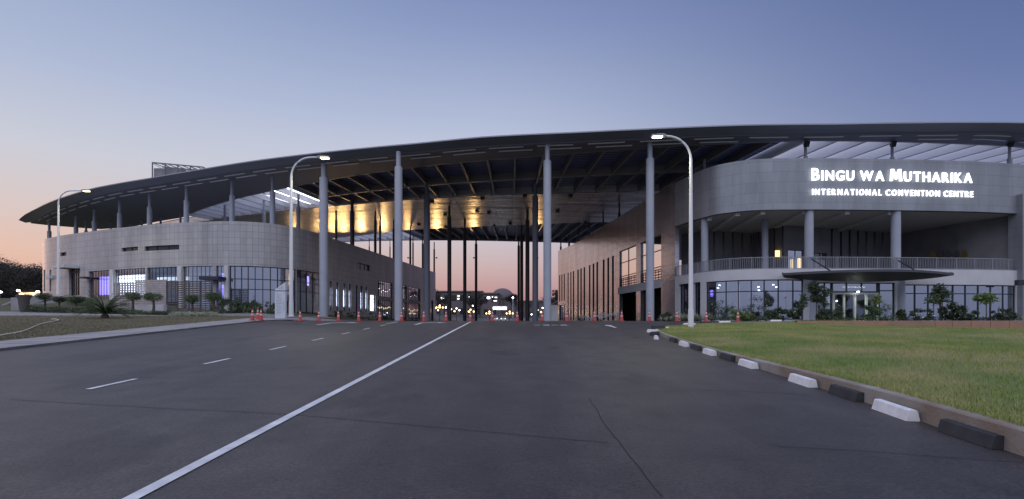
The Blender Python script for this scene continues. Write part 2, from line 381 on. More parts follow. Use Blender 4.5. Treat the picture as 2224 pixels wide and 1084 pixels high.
# left pavement strip with its kerb, brown lawn, service path
def strip(fa, fb, Y0, Y1, dz, n=4, step=1.):
    b = MB(); YY = frange(Y0, Y1, step)
    for y0, y1 in zip(YY[:-1], YY[1:]):
        for i in range(n):
            q = []
            for (y, k) in ((y0, i), (y0, i+1), (y1, i+1), (y1, i)):
                x = fa(y) + (fb(y)-fa(y))*k/n; q.append((x, y))
            b.poly([(x, y, g(x, y)+dz) for x, y in q], [(x, y) for x, y in q])
        for f_ in (fa, fb):
            q = [(f_(y0), y0), (f_(y1), y1)]; b.poly([(*q[0], g(*q[0])-.1), (*q[1], g(*q[1])-.1), (*q[1], g(*q[1])+dz), (*q[0], g(*q[0])+dz)], [(.3,.3),(.6,.3),(.6,.36),(.3,.36)])
    for y in (Y0, Y1):
        for i in range(n):
            xa, xb = fa(y)+(fb(y)-fa(y))*i/n, fa(y)+(fb(y)-fa(y))*(i+1)/n; b.poly([(xa, y, g(xa, y)-.1), (xb, y, g(xb, y)-.1), (xb, y, g(xb, y)+dz), (xa, y, g(xa, y)+dz)], [(.3,.3),(.6,.3),(.6,.36),(.3,.36)])
    return b
b = strip(lambda y: xl(y)-2.35-.006*y, lambda y: xl(y), -30, 41, .08)
YY = frange(-30, 41, 1)
for y0, y1 in zip(YY[:-1], YY[1:]):
    p0, p1 = (xl(y0), y0), (xl(y1), y1)
    b.poly([(*p0, g(*p0)-.02), (*p1, g(*p1)-.02), (*p1, g(*p1)+.08), (*p0, g(*p0)+.08)], [(.3,.3),(.6,.3),(.6,.36),(.3,.36)])
struct('sidewalk', b, 'paving')
struct('lawn', strip(lambda y: -90., lambda y: xl(y)-2.35-.006*y, -30, 45.5, .075, 30), 'dry_lawn', True)
struct('paving', strip(lambda y: -20.5, lambda y: -15.4 if y > 44 else xl(y), 41, 56, .075, 6, 1.), 'path_paving', True)
struct('path', strip(lambda y: -95., lambda y: -20.4, 43.6, 49.5, .14, 40, .5), 'path_paving', True)

# right island: kerb outline
KB = [(4.5,-12),(4.95,1),(5.15,4.9),(5.42,8),(5.6,12),(5.78,16),(6.05,19.5),(6.4,22.3),(7.05,25),(8.3,27.6),(10.6,30.2),(14.5,32.6),(19,34),(25,34.8),(34,35.2),(60,35.6)]
def catmull(P, n=6):
    out = []
    for i in range(len(P)-1):
        p0, p1, p2, p3 = P[max(i-1,0)], P[i], P[i+1], P[min(i+2, len(P)-1)]
        for k in range(n):
            t = k/n; out.append(tuple(.5*((2*b_)+(-a_+c_)*t+(2*a_-5*b_+4*c_-d_)*t*t+(-a_+3*b_-3*c_+d_)*t**3) for a_, b_, c_, d_ in zip(p0, p1, p2, p3)))
    out.append(tuple(P[-1])); return out
KBs = catmull(KB, 8)
def offs(path, d):
    o = []
    for i, p in enumerate(path):
        a, c = Vector(path[max(i-1,0)][:2]), Vector(path[min(i+1, len(path)-1)][:2]); t = (c-a).normalized()
        o.append((p[0]+t.y*d, p[1]-t.x*d))
    return o
KI = offs(KBs, .16)          # inner edge of the kerb, towards the lawn
def kh(Y): return .27 - .12*ss(Y, 5, 16) - .07*ss(Y, 20, 30)
b = MB()
for i in range(len(KBs)-1):
    (x0, y0), (x1, y1), (u0, v0), (u1, v1) = KBs[i], KBs[i+1], KI[i], KI[i+1]
    z0, z1 = g(x0, y0)+kh(y0), g(x1, y1)+kh(y1)
    b.poly([(x0,y0,g(x0,y0)-.05), (x1,y1,g(x1,y1)-.05), (x1,y1,z1-.02), (x0,y0,z0-.02)])
    m0, m1 = (x0+(u0-x0)*.12, y0+(v0-y0)*.12), (x1+(u1-x1)*.12, y1+(v1-y1)*.12)
    b.poly([(x0,y0,z0-.02), (x1,y1,z1-.02), (*m1, z1), (*m0, z0)])
    b.poly([(*m0, z0), (*m1, z1), (u1,v1,z1), (u0,v0,z0)])
    b.poly([(u0,v0,z0), (u1,v1,z1), (u1,v1,z1-.2), (u0,v0,z0-.2)])
struct('kerb', b, 'kerb')
def lawn_z(X, Y):
    xk = kerb_x(Y); d = max(0., X-xk)
    return g(X, Y) + kh(Y) - .03 + (.16*ss(d, 0, 4) + .05*math.sin(X*.5+Y*.23)*ss(d, .5, 3))*(1-ss(Y, 17, 31))
_ky = [p for p in KI]
def kerb_x(Y):
    for i in range(len(KI)-1):
        if KI[i][1] <= Y <= KI[i+1][1]:
            t = (Y-KI[i][1])/max(1e-6, KI[i+1][1]-KI[i][1]); return KI[i][0]+(KI[i+1][0]-KI[i][0])*t
    return KI[0][0] if Y < KI[0][1] else KI[-1][0]
b = MB(); YY = frange(-11, 34.3, .75)
def lx(y, k, n=26):
    a = kerb_x(y) + .0; return a + (46-a)*(k/n)**1.8
for y0, y1 in zip(YY[:-1], YY[1:]):
    for k in range(26):
        q = [(lx(y0,k), y0), (lx(y0,k+1), y0), (lx(y1,k+1), y1), (lx(y1,k), y1)]
        b.poly([(x, y, lawn_z(x, y)) for x, y in q])
struct('grass_lawn', b, 'lawn', True)

# grass blades over the near lawn
def grass(name, label, n, sampler, m, hmin, hmax, wd):
    P = np.array([sampler() for _ in range(n)])
    a = RNG.uniform(0, 2*np.pi, n); h = RNG.uniform(hmin, hmax, n); w_ = wd*RNG.uniform(.6, 1.3, n)
    le = RNG.uniform(-.5, .5, (n, 2))*h[:, None]*1.3
    dx, dy = np.cos(a)*w_, np.sin(a)*w_
    V = np.zeros((n, 3, 3)); V[:, 0] = P - np.stack([dx, dy, 0*dx], 1); V[:, 1] = P + np.stack([dx, dy, 0*dx], 1)
    V[:, 2] = P + np.stack([le[:, 0], le[:, 1], h], 1)
    me = bpy.data.meshes.new(name); me.from_pydata(V.reshape(-1, 3).tolist(), [], np.arange(3*n).reshape(-1, 3).tolist())
    me.materials.append(MATS[m]); o = bpy.data.objects.new(name, me); COL.objects.link(o)
    return tag(o, label, 'grass', kind='stuff')
def samp_right():
    if random.random() < .045:
        y = 3+26*random.random()**1.5; x = kerb_x(y)-.05+.2*random.random()**2; return (x, y, g(x, y)+kh(y)-.01)
    while True:
        y = 2 + 30*random.random()**1.7; x = kerb_x(y) + 26*random.random()**1.3
        if x < y*1.08+1: return (x, y, lawn_z(x, y)-.008)
mat('blade', (.135, .215, .032), .8, noise=(.6, (.31, .285, .11), 12))
mat('blade_dry', (.135, .115, .06), .8, noise=(.8, (.075, .075, .036), 8))
grass('grass_blades', 'short green lawn grass on the kerbed island at right', 130000, samp_right, 'blade', .035, .085, .006)
def samp_left():
    y = 16 + 28*random.random()**1.1; x = xl(y) - 2.5 - (y*1.0-12)*random.random()
    return (x, y, g(x, y)+.07)
grass('dry_grass_blades', 'thin brown grass on the lawn left of the road', 40000, samp_left, 'blade_dry', .03, .08, .012)

# road paint and cracks
def ribbon(pts, wd, dz, b=None):
    b = b or MB(); L_ = offs(pts, wd/2); R_ = offs(pts, -wd/2)
    for i in range(len(pts)-1):
        q = [L_[i], L_[i+1], R_[i+1], R_[i]]; b.poly([(x, y, g(x, y)+dz) for x, y in q])
    return b
struct('lane_line', ribbon([(-3.06+.008*y, y) for y in frange(-4, 34.5, .5)], .13, .010), 'paint_white')
b = MB()
for k in range(-3, 8):
    y = 8.95 + 3.42*k
    if y < 31: ribbon([(-7.34-.008*t, t) for t in frange(y, y+1.15, .3)], .11, .010, b)
ribbon([(-7.75, 31.5), (-7.72, 34.6)], .12, .010, b)
struct('lane_dashes', b, 'paint_white')
def arrow(x, y, s, bend=0):
    b = MB()
    def P(pts): b.poly([(x+px*s, y+py*s, g(x+px*s, y+py*s)+.011) for px, py in pts])
    P([(-.08,0),(.08,0),(.08,2.2),(-.08,2.2)])
    if bend: 
        sx = bend; P([(0,2.2),(sx*.9,2.2),(sx*.9,2.45),(0,2.45)][::(1 if bend>0 else -1)]); P([(sx*.9,1.95),(sx*1.5,2.32),(sx*.9,2.7)][::(1 if bend>0 else -1)])
    else: P([(-.3,2.2),(.3,2.2),(0,3.1)])
    return b
struct('road_arrow', arrow(-11.6, 30.5, 1.15, 1), 'paint_white')
struct('road_arrow.001', arrow(-5.8, 30.6, 1.1, 1), 'paint_white')
struct('road_arrow.002', arrow(5.6, 27.6, .9, 0), 'paint_white')
b = MB()
for k in range(4):
    x = 1.3+k*.52
    ribbon([(x, 30.2), (x+.38, 30.2)], .5 if k % 2 else .25, .011, b)
struct('road_marking', b, 'paint_white')
b = MB()
def pxroad(pts):
    o = []
    for x, y in pts:
        D = 1779/(y-647.6); o.append(((x-CX)/F*D, D))
    o = catmull(o, 6); return [(x+random.uniform(-.012,.012), y+random.uniform(-.015,.015)) for x, y in o]
for pts, wd in (([(20,868),(330,886),(650,903),(960,930),(1160,948),(1320,962)], .013), ([(860,808),(1000,818),(1135,826)], .012), ([(1530,848),(1640,852),(1760,858)], .012),
                ([(1280,866),(1310,915),(1345,960),(1440,1080)], .009), ([(1690,970),(1900,982),(2224,1006)], .010), ([(560,795),(700,802)], .01)):
    ribbon(pxroad(pts), wd, .006, b)
struct('road_crack', b, 'crack')

# ------------------------------------------------------------------ wall ribbons with real openings
class Path:
    """plan polyline in metres; outward side is to the right of... n = (dy, -dx)"""
    def __init__(s, pts, smooth=8):
        s.p = [Vector((x, y)) for x, y in (catmull(pts, smooth) if smooth else pts)]
        s.s = [0.]
        for a, c in zip(s.p[:-1], s.p[1:]): s.s.append(s.s[-1]+(c-a).length)
        s.len = s.s[-1]
    def pos(s, t, off=0.):
        t = min(max(t, 0), s.len-1e-6)
        i = max(0, min(len(s.p)-2, next((k for k in range(len(s.s)-1) if s.s[k+1] > t), len(s.p)-2)))
        u = (t-s.s[i])/(s.s[i+1]-s.s[i]); p = s.p[i].lerp(s.p[i+1], u)
        return p + s.nrm(t)*off
    def nrm(s, t):
        i = max(0, min(len(s.p)-2, next((k for k in range(len(s.s)-1) if s.s[k+1] > t), len(s.p)-2)))
        def seg(j):
            j = max(0, min(len(s.p)-2, j)); d = (s.p[j+1]-s.p[j]).normalized(); return Vector((d.y, -d.x))
        u = (t-s.s[i])/(s.s[i+1]-s.s[i])
        a = (seg(i-1)+seg(i)).normalized(); c = (seg(i)+seg(i+1)).normalized()
        return a.lerp(c, u).normalized()
    def at_px(s, px):
        k = (px-CX)/F; best = None
        for i in range(len(s.p)-1):
            a, c = s.p[i], s.p[i+1]; fa, fc = a.x-k*a.y, c.x-k*c.y
            if fa*fc <= 0 and fa != fc:
                t = fa/(fa-fc); q = s.s[i]+(s.s[i+1]-s.s[i])*t; D = a.y+(c.y-a.y)*t
                if best is None or D < best[1]: best = (q, D)
        if best is None: raise ValueError('no hit %s' % px)
        return best
    def z_px(s, px, py):
        q, D = s.at_px(px); return EYE+(HY-py)/F*D
def pt(p, z): return (p.x, p.y, z)
def wall(path, s0, s1, z0, z1, holes=(), th=.35, mb=None, back=True, maxstep=1.5):
    """solid wall ribbon; holes are (s0, s1, z0, z1)"""
    b = mb or MB()
    ss_ = {s0, s1} | {q for q in path.s if s0 < q < s1}
    zs = {z0, z1}
    for h in holes:
        ss_ |= {q for q in h[:2] if s0 < q < s1}; zs |= {q for q in h[2:4] if z0 < q < z1}
    ss_ = sorted(ss_); zs = sorted(zs)
    ss_ = [q for i, q in enumerate(ss_) if i == 0 or q-ss_[i-1] > 1e-4]; zs = [q for i, q in enumerate(zs) if i == 0 or q-zs[i-1] > 1e-4]
    def hole(i, j):
        if i < 0 or j < 0 or i >= len(ss_)-1 or j >= len(zs)-1: return None
        sm, zm = (ss_[i]+ss_[i+1])/2, (zs[j]+zs[j+1])/2
        return any(h[0] < sm < h[1] and h[2] < zm < h[3] for h in holes)
    O = [path.pos(q) for q in ss_]; I = [path.pos(q, -th) for q in ss_]
    for i in range(len(ss_)-1):
        for j in range(len(zs)-1):
            if hole(i, j): continue
            a, c, z, y = ss_[i], ss_[i+1], zs[j], zs[j+1]
            b.poly([pt(O[i], z), pt(O[i+1], z), pt(O[i+1], y), pt(O[i], y)], [(a, z), (c, z), (c, y), (a, y)])
            if back: b.poly([pt(I[i+1], z), pt(I[i], z), pt(I[i], y), pt(I[i+1], y)], [(c, z), (a, z), (a, y), (c, y)])
            if hole(i-1, j) in (True, None) : b.poly([pt(I[i], z), pt(O[i], z), pt(O[i], y), pt(I[i], y)], [(0, z), (th, z), (th, y), (0, y)])
            if hole(i+1, j) in (True, None): b.poly([pt(O[i+1], z), pt(I[i+1], z), pt(I[i+1], y), pt(O[i+1], y)], [(0, z), (th, z), (th, y), (0, y)])
            if hole(i, j+1) in (True, None): b.poly([pt(O[i], y), pt(O[i+1], y), pt(I[i+1], y), pt(I[i], y)], [(a, 0), (c, 0), (c, th), (a, th)])
            if hole(i, j-1) in (True, None): b.poly([pt(I[i], z), pt(I[i+1], z), pt(O[i+1], z), pt(O[i], z)], [(a, 0), (c, 0), (c, th), (a, th)])
    return b
def glazing(path, s0, s1, z0, z1, parent, mull, trans, glassm='glass_dark', off=-.18, fw=.07, fd=.12, framem='frame_dark', name='window', label=None, tilt=.0):
    """one window: panes mesh + frame with the given mullion positions (metres) and transom heights"""
    b = MB(); cuts = [s0]+[m for m in mull if s0+.05 < m < s1-.05]+[s1]
    for a, c in zip(cuts[:-1], cuts[1:]):
        k = random.uniform(-tilt, tilt); k2 = random.uniform(-tilt, tilt)
        P, Q = path.pos(a, off+k), path.pos(c, off-k)
        b.poly([pt(P, z0), pt(Q, z0), pt(Q+Vector((0, k2)), z1), pt(P+Vector((0, k2)), z1)], [(a, z0), (c, z0), (c, z1), (a, z1)])
    gl = b.build(name, glassm, parent)
    if label: gl['label'] = label
    f = MB()
    def bar_v(q, w_): 
        p = path.pos(q, off); n = path.nrm(q); ang = math.atan2(n.y, n.x)
        f.box((p.x, p.y, (z0+z1)/2), (fd, w_, z1-z0-.002), rz=ang)
    for q in cuts[1:-1]: bar_v(q, fw)
    bar_v(s0+fw/2, fw); bar_v(s1-fw/2, fw)
    n = max(1, int((s1-s0)/1.2)); ps = [s0+(s1-s0)*i/n for i in range(n+1)]
    for z in [z0+fw/2]+[t for t in trans if z0 < t < z1]+[z1-fw/2]:
        for a, c in zip(ps[:-1], ps[1:]): f.bar(pt(path.pos(a, off), z), pt(path.pos(c, off), z), fd*.9, fw)
    f.build('window_frame', framem, gl)
    return gl
def cap(polys_pts, z, th=.25, mb=None):
    b = mb or MB(); n = len(polys_pts)
    b.poly([(x, y, z) for x, y in polys_pts]); b.poly([(x, y, z-th) for x, y in polys_pts][::-1])
    for i in range(n):
        p, q = polys_pts[i], polys_pts[(i+1) % n]; b.poly([(*p, z-th), (*q, z-th), (*q, z), (*p, z)])
    return b
def frame_step(s0, s1, n): return [s0+(s1-s0)*i/n for i in range(1, n)]

# ================================================================== LEFT WING
ZL = EYE + 8.2*S                 # top of the wall
LP = Path([(x*S, y*S) for x, y in [(-50.5,66),(-49.6,57),(-48.2,52.6),(-44,49.6),(-38.4,46.8),(-34,44.9),(-30.5,43.5),(-26.5,42.55),(-23.3,42.1),(-20.9,42.7),(-19.3,44.3),(-18.5,46.7),(-18.0,50),(-17.1,56),(-15.2,70),(-13.0,87)]], 8)
lw = thing('convention_wing', 'grey tiled two-storey wing with rounded corner at the left end under the roof', 'building', (-30, 65, 2))
holes = []; mk = []
def hole_px(P, x0, x1, z0, z1): 
    a, c = P.at_px(x0)[0], P.at_px(x1)[0]
    if a > c: a, c = c, a
    holes.append((a, c, z0, z1)); return holes[-1]
def zp(P, px, py): return P.z_px(px, py)
GT = 7.5
for x0, x1, y0, y1 in ((131,144,548,556),(264,299.5,537,545.5),(314,389,533,543.5),(776,804,573,586)):
    m_ = (x0+x1)/2; h = hole_px(LP, x0, x1, zp(LP, m_, y1), zp(LP, m_, y0)); mk.append(('vent', h))
for x0, x1 in ((94.5,98.5),(107.5,111.5)):
    m_ = (x0+x1)/2; h = hole_px(LP, x0, x1, zp(LP, m_, 633), zp(LP, m_, 586)); mk.append(('slit', h))
h = hole_px(LP, 150, 173.5, zp(LP, 162, 642), zp(LP, 162, 583)); mk.append(('door', h))
gb = []
for x0, x1 in ((192.5,240),(248,315),(319,386),(397,462),(469,487)):
    h = hole_px(LP, x0, x1, 2.6, GT); mk.append(('bay', h)); gb.append(h)
h = hole_px(LP, 498, 643, 1.9, GT); mk.append(('curve', h)); h = hole_px(LP, 644.5, 699, 1.9, GT); mk.append(('curve2', h))
for x0, x1, yt, yb in ((716.5,722,599,663),(730.5,736,602,664),(745.5,751.7,606,667),(757.8,762.8,608,669),(772.8,777.5,611,672),(783,788,614,671),(794,799,616,672),(804,815.5,627,676)):
    m_ = (x0+x1)/2; zt = 6.7; zb = 2.95; h = hole_px(LP, x0, x1, zb if x0 != 772.8 else 2.0, zt if x0 < 800 else 5.6); mk.append(('slot', h))
for x0, x1 in ((820.5,853),(869,884),(886.5,913)):
    h = hole_px(LP, x0, x1, 1.85, 8.0); mk.append(('hall', h))
h = hole_px(LP, 935.5, 941, 1.6, 6.0); mk.append(('end', h))
wall(LP, 0, LP.len, 0.8, ZL, holes, .4).build('wall', 'left_cladding', lw)
# flat roof and back walls
rp = [tuple(LP.pos(q, -.2)) for q in frange(0, LP.len, 1.5)] + [(-19*S, 92*S), (-60, 100)]
cap(rp, ZL-.45, .3).build('roof', 'roof_top', lw)
cap(rp, 7.75, .3).build('floor_slab', 'room_floor', lw)
# interior back wall, set 6 m inside
LI = Path([tuple(LP.pos(q, -6)) for q in frange(6, LP.len-3, 3)], 0)
wall(LI, 0, LI.len, 1.4, 7.45, [], .1).build('inner_wall', 'inner_wall', lw)
for kind, h in mk:
    s0, s1, z0, z1 = h
    if kind in ('vent',): glazing(LP, s0, s1, z0, z1, lw, frame_step(s0, s1, max(1, int((s1-s0)/1.3))), [], 'slot_dark', -.25, .05, name='vent')
    elif kind == 'slit': glazing(LP, s0, s1, z0, z1, lw, [], [(z0+z1)/2], 'glass_dark', -.25, .05)
    elif kind == 'door':
        d = glazing(LP, s0, s1, z0, z1, lw, frame_step(s0, s1, 5), [z0+(z1-z0)*k for k in (.28,.55,.78)], 'glass_dark', -.3, .06, name='door')
    elif kind == 'bay': glazing(LP, s0, s1, z0, z1, lw, frame_step(s0, s1, max(2, int((s1-s0)/.50))), [6.45, 4.3], 'glass_blue' if s0 > gb[2][0] else 'glass_dark', -.22, .04, .06)
    elif kind == 'curve': glazing(LP, s0, s1, z0, z1, lw, [LP.at_px(x)[0] for x in (509,524,538.5,554,571,588,604,620,633)], [6.1, 5.0], 'glass_blue', -.15, .09, tilt=.01)
    elif kind == 'curve2': glazing(LP, s0, s1, z0, z1, lw, [LP.at_px(x)[0] for x in (655,668,682)], [6.1, 5.0], 'glass_clear', -.15, .09)
    elif kind == 'slot': glazing(LP, s0, s1, z0, z1, lw, [], [5.0], 'glass_dark', -.2, .05)
    elif kind == 'hall':
        glazing(LP, s0, s1, z0, 4.95, lw, frame_step(s0, s1, max(2, int((s1-s0)/.8))), [3.4], 'glass_dark', -.2, .06)
        glazing(LP, s0, s1, 5.5, z1, lw, frame_step(s0, s1, max(2, int((s1-s0)/.8))), [6.7], 'glass_blue', -.2, .06)
        wall(LP, s0+.01, s1-.01, 4.955, 5.495, [], .3).build('spandrel', 'plaster', lw)
    elif kind == 'end': glazing(LP, s0, s1, z0, z1, lw, [], [], 'slot_dark', -.2, .05)
# pale pilasters between the shop bays
for x0, x1 in ((240.3,247.7),(386.5,396.5),(487.3,497.5)):
    a, c = LP.at_px(x0)[0], LP.at_px(x1)[0]; b = MB()
    p, q = LP.pos(a+.05, .12), LP.pos(c-.05, .12); n = LP.nrm((a+c)/2); mid = (p+q)/2
    b.box((mid.x-n.x*.1, mid.y-n.y*.1, (1.6+GT)/2), (.3, (q-p).length, GT-1.6), rz=math.atan2(n.y, n.x)); b.build('pilaster', 'plaster', lw)
# lit rooms behind the glass (each a lit panel standing inside the room)
def lit(P, x0, x1, y0, y1, m, parent, depth=1.2, name='lit_room', label=None):
    a, D0 = P.at_px(x0); c, D1 = P.at_px(x1)
    if a > c: a, c = c, a
    D = (D0+D1)/2; zt, zb = EYE+(HY-y0)/F*D, EYE+(HY-y1)/F*D
    b = MB(); n = max(1, int((c-a)/1.5))
    for i in range(n):
        p, q = P.pos(a+(c-a)*i/n, -depth), P.pos(a+(c-a)*(i+1)/n, -depth)
        b.poly([pt(p, zb), pt(q, zb), pt(q, zt), pt(p, zt)])
        p2, q2 = P.pos(a+(c-a)*i/n, -depth-.06), P.pos(a+(c-a)*(i+1)/n, -depth-.06)
        b.poly([pt(q2, zb), pt(p2, zb), pt(p2, zt), pt(q2, zt)])
    o = b.build(name, m, parent)
    if label: o['label'] = label
    return o
lit(LP, 207, 239.5, 600, 640, 'window_purple', lw, .45, label='purple lit room behind the mullions')
lit(LP, 249, 309, 597, 641, 'panel_white', lw, .45, label='bright white lit shop interior')
lit(LP, 312, 385, 599, 607, 'window_white', lw, 1.5)
lit(LP, 469, 487, 592, 606, 'window_purple', lw, .8); lit(LP, 469, 486, 617, 646, 'window_purple', lw, .8)
lit(LP, 692, 696, 600, 620, 'window_purple', lw, 1.5)
lit(LP, 660, 667, 595, 618, 'window_warm', lw, 2.0)
for x0, x1 in ((716.5,721),(731.5,736.3),(746.5,751.5),(758.5,763),(784,788),(794.5,799.5)):
    a = LP.at_px(x0)[0]; lit(LP, x0, x1, 626+(x0-716)*.14, 663+(x0-716)*.10, 'panel_white', lw, .3)
lit(LP, 804, 815, 629, 675, 'panel_white', lw, .3)
# small canopies
def slab_out(P, px, w_, d, z, th, m, parent, name='door_canopy'):
    q = P.at_px(px)[0]; n = P.nrm(q); p = P.pos(q, d/2-.05); b = MB(); b.box((p.x, p.y, z), (d, w_, th), rz=math.atan2(n.y, n.x)); return b.build(name, m, parent)
slab_out(LP, 158, 2.7, 1.5, zp(LP, 158, 581), .35, 'plaster', lw)
slab_out(LP, 196, 1.5, 1.1, zp(LP, 196, 604), .16, 'frame_dark', lw)
slab_out(LP, 472, 2.2, 1.4, zp(LP, 472, 606), .35, 'frame_dark', lw)
slab_out(LP, 113, 1.0, .5, zp(LP, 113, 602), .45, 'plaster', lw, 'wall_box')

# ================================================================== RIGHT WING
ZR = EYE + 11.4*S; BC = EYE+10.15; BF = EYE+4.75
RPT = [(7.5,83.4),(9.3,75),(11,61.8),(12.3,51.3),(13.1,44.5),(13.75,41),(14.5,38.4),(15.5,37),(17.7,36.0),(22.8,35.9),(29.8,36.3),(35.6,37.0),(46,39.5),(60,45)]
RP = Path([(x*S, y*S) for x, y in RPT], 8)
rw = thing('convention_hall', 'grey clad drum-shaped hall with upper balcony and glazed ground floor right of the drive', 'building', (28, 55, 1.6))
sJ = RP.at_px(1466)[0]           # where the flat passage wall turns into the drum
sE = RP.at_px(2206)[0]
holes = []; mk = []
SX = [(1214.5,1216.6),(1219.3,1221.5),(1224.4,1226.6),(1232.8,1235),(1238.7,1241),(1244.3,1247),(1253.8,1257),(1260.4,1263.5),(1267.5,1270.8),(1279,1282.3),(1287,1290.8),(1295.2,1299),(1309,1313),(1319,1323),(1329,1333.3)]
for i, (x0, x1) in enumerate(SX):
    h = hole_px(RP, x0, x1, EYE+(4.1 if i < 3 else .1), EYE+9.6); mk.append(('slot', h))
h = hole_px(RP, 1214.5, 1227, EYE+.05, EYE+3.3); mk.append(('dark', h))
for x0, x1 in ((1345,1381.5),(1391,1436)):
    h = hole_px(RP, x0, x1, BF, EYE+9.85); mk.append(('big', h))
    h = hole_px(RP, x0, x1, EYE-.3, EYE+3.85); mk.append(('void', h))
ZB = .9
wall(RP, 0, sJ, ZB, ZR, holes, .5).build('passage_wall', 'glossy_cladding', rw)
wall(RP, sJ, RP.len, BC, ZR, [], .5).build('drum_wall', 'right_cladding', rw)
for kind, h in mk:
    s0, s1, z0, z1 = h
    if kind == 'slot': glazing(RP, s0, s1, z0, z1, rw, [], [], 'void_dark', -.05, .04, .04)
    elif kind == 'dark': glazing(RP, s0, s1, z0, z1, rw, frame_step(s0, s1, 3), [], 'glass_dark', -.3, .08)
    elif kind == 'big': glazing(RP, s0, s1, z0, z1, rw, frame_step(s0, s1, max(2, int((s1-s0)/2.3))), [z0+1.5, z0+3.4], 'glass_mirror', -.2, .09, tilt=.012)
    elif kind == 'void':
        b = wall(RP, s0-.3, s1+.3, z0, z1+.2, [], .2); 
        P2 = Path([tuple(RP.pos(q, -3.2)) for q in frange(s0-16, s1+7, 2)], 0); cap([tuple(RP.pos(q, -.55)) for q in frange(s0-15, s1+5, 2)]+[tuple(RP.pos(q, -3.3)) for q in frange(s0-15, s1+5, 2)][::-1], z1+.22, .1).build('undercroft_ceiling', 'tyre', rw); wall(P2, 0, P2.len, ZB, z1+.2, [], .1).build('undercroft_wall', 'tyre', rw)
a, c = RP.at_px(1343)[0], RP.at_px(1437.5)[0]; wall(RP, a, c, EYE+3.9, BF-.02, [], .01, back=False).build('spandrel', 'plaster', rw) if False else None
P3_ = Path([tuple(RP.pos(q, .08)) for q in frange(a, c, 1.2)], 0); wall(P3_, 0, P3_.len, EYE+3.8, BF, [], .3).build('spandrel', 'plaster', rw)
# two balustrades seen in the big window bays
for x0, x1 in ((1345.5,1381),(1391.5,1435.5)):
    a, c = RP.at_px(x0)[0], RP.at_px(x1)[0]; b = MB(); ps = frange(a, c, 1.5)
    for z in (.3, .62, .95, 1.2):
        for p, q in zip(ps[:-1], ps[1:]): b.bar(pt(RP.pos(p, -.03), BF+z), pt(RP.pos(q, -.03), BF+z), .05, .06)
    for p in ps: b.bar(pt(RP.pos(p, -.03), BF), pt(RP.pos(p, -.03), BF+1.2), .07, .07, up=(1,0,0))
    b.build('guard_rail', 'steel_frame', rw)
# ground floor of the drum
holes = []; mk = []
LB = [(1474,1495,EYE-.2,3.85,'dark'),(1506,1521,EYE-.2,3.85,'dark'),(1533,1745.5,EYE+.1,3.78,'left'),(1776,1944.5,EYE-.1,3.5,'entry'),(1966.5,2207,EYE-.1,3.35,'right')]
for x0, x1, z0, z1, k in LB:
    h = hole_px(RP, x0, x1, z0, EYE+z1); mk.append((k, h))
wall(RP, sJ, RP.len, ZB, BF, holes, .4).build('ground_floor_wall', 'plaster', rw)
for kind, h in mk:
    s0, s1, z0, z1 = h
    def M_(l): return [RP.at_px(x)[0] for x in l]
    tz = EYE + 2.72
    if kind == 'dark': glazing(RP, s0, s1, z0, z1, rw, frame_step(s0, s1, 3), [tz-.3], 'glass_dark', -.3, .06)
    elif kind == 'left': glazing(RP, s0, s1, z0, z1, rw, M_((1552,1576,1603,1632,1661,1692,1724)), [tz], 'glass_blue', -.18, .09, tilt=.012)
    elif kind == 'entry':
        glazing(RP, s0, M_((1809,))[0]-.02, z0, z1, rw, M_((1793,)), [tz+.05], 'glass_blue', -.18, .09)
        glazing(RP, M_((1909,))[0]+.02, s1, z0, z1, rw, M_((1912.5,)), [tz+.05], 'glass_blue', -.18, .09)
        a, c = M_((1809,))[0], M_((1909,))[0]
        glazing(RP, a, c, EYE+2.62, z1, rw, M_((1841,1874)), [], 'glass_blue', -.18, .09)
        d = glazing(RP, a+.02, c-.02, z0, EYE+2.58, rw, M_((1834,1858,1883)), [], 'glass_dark', -.10, .15, .18, 'frame_white', name='door', label='sliding glass entrance doors in a white frame')
    elif kind == 'right': glazing(RP, s0, s1, z0, z1, rw, M_((1990,2019,2046,2073,2100,2128,2155,2182)), [tz-.2], 'glass_blue', -.18, .09, tilt=.012)
# curtains inside
RI = Path([tuple(RP.pos(q, -1.1)) for q in frange(sJ+1, RP.len-1, 1.0)], 0)
def curtain(x0, x1, parent):
    a, c = RI.at_px(x0)[0], RI.at_px(x1)[0]; b = MB(); ps = frange(a, c, .07)
    P = [RI.pos(q, .06*math.sin(q*9+math.sin(q*2.3)*2)) for q in ps]
    for p, q in zip(P[:-1], P[1:]): b.poly([pt(p, ZB+.6), pt(q, ZB+.6), pt(q, EYE+3.8), pt(p, EYE+3.8)])
    return b.build('curtain', 'curtain', parent, True)
for x0, x1 in ((1556,1601),(1607,1742),(1780,1808),(1970,2098),(2104,2203)): curtain(x0, x1, rw)
RJ = Path([tuple(RP.pos(q, -7)) for q in frange(sJ+8, RP.len-8, 2)], 0)
wall(RJ, 0, RJ.len, ZB, BF-.3, [], .1).build('inner_wall', 'inner_wall', rw)
for px_, py_ in ((1857,656),(1846,671)):
    q = RP.at_px(px_)[0]; p = RP.pos(q, -2.5); b = MB(); b.lathe((p.x, p.y, EYE+(HY-py_)/F*p.y), [(0,0),(.07,.03),(.09,.09),(.07,.15),(0,.18)], 8); b.build('ceiling_lamp', 'lamp_glow_cold', rw, True)
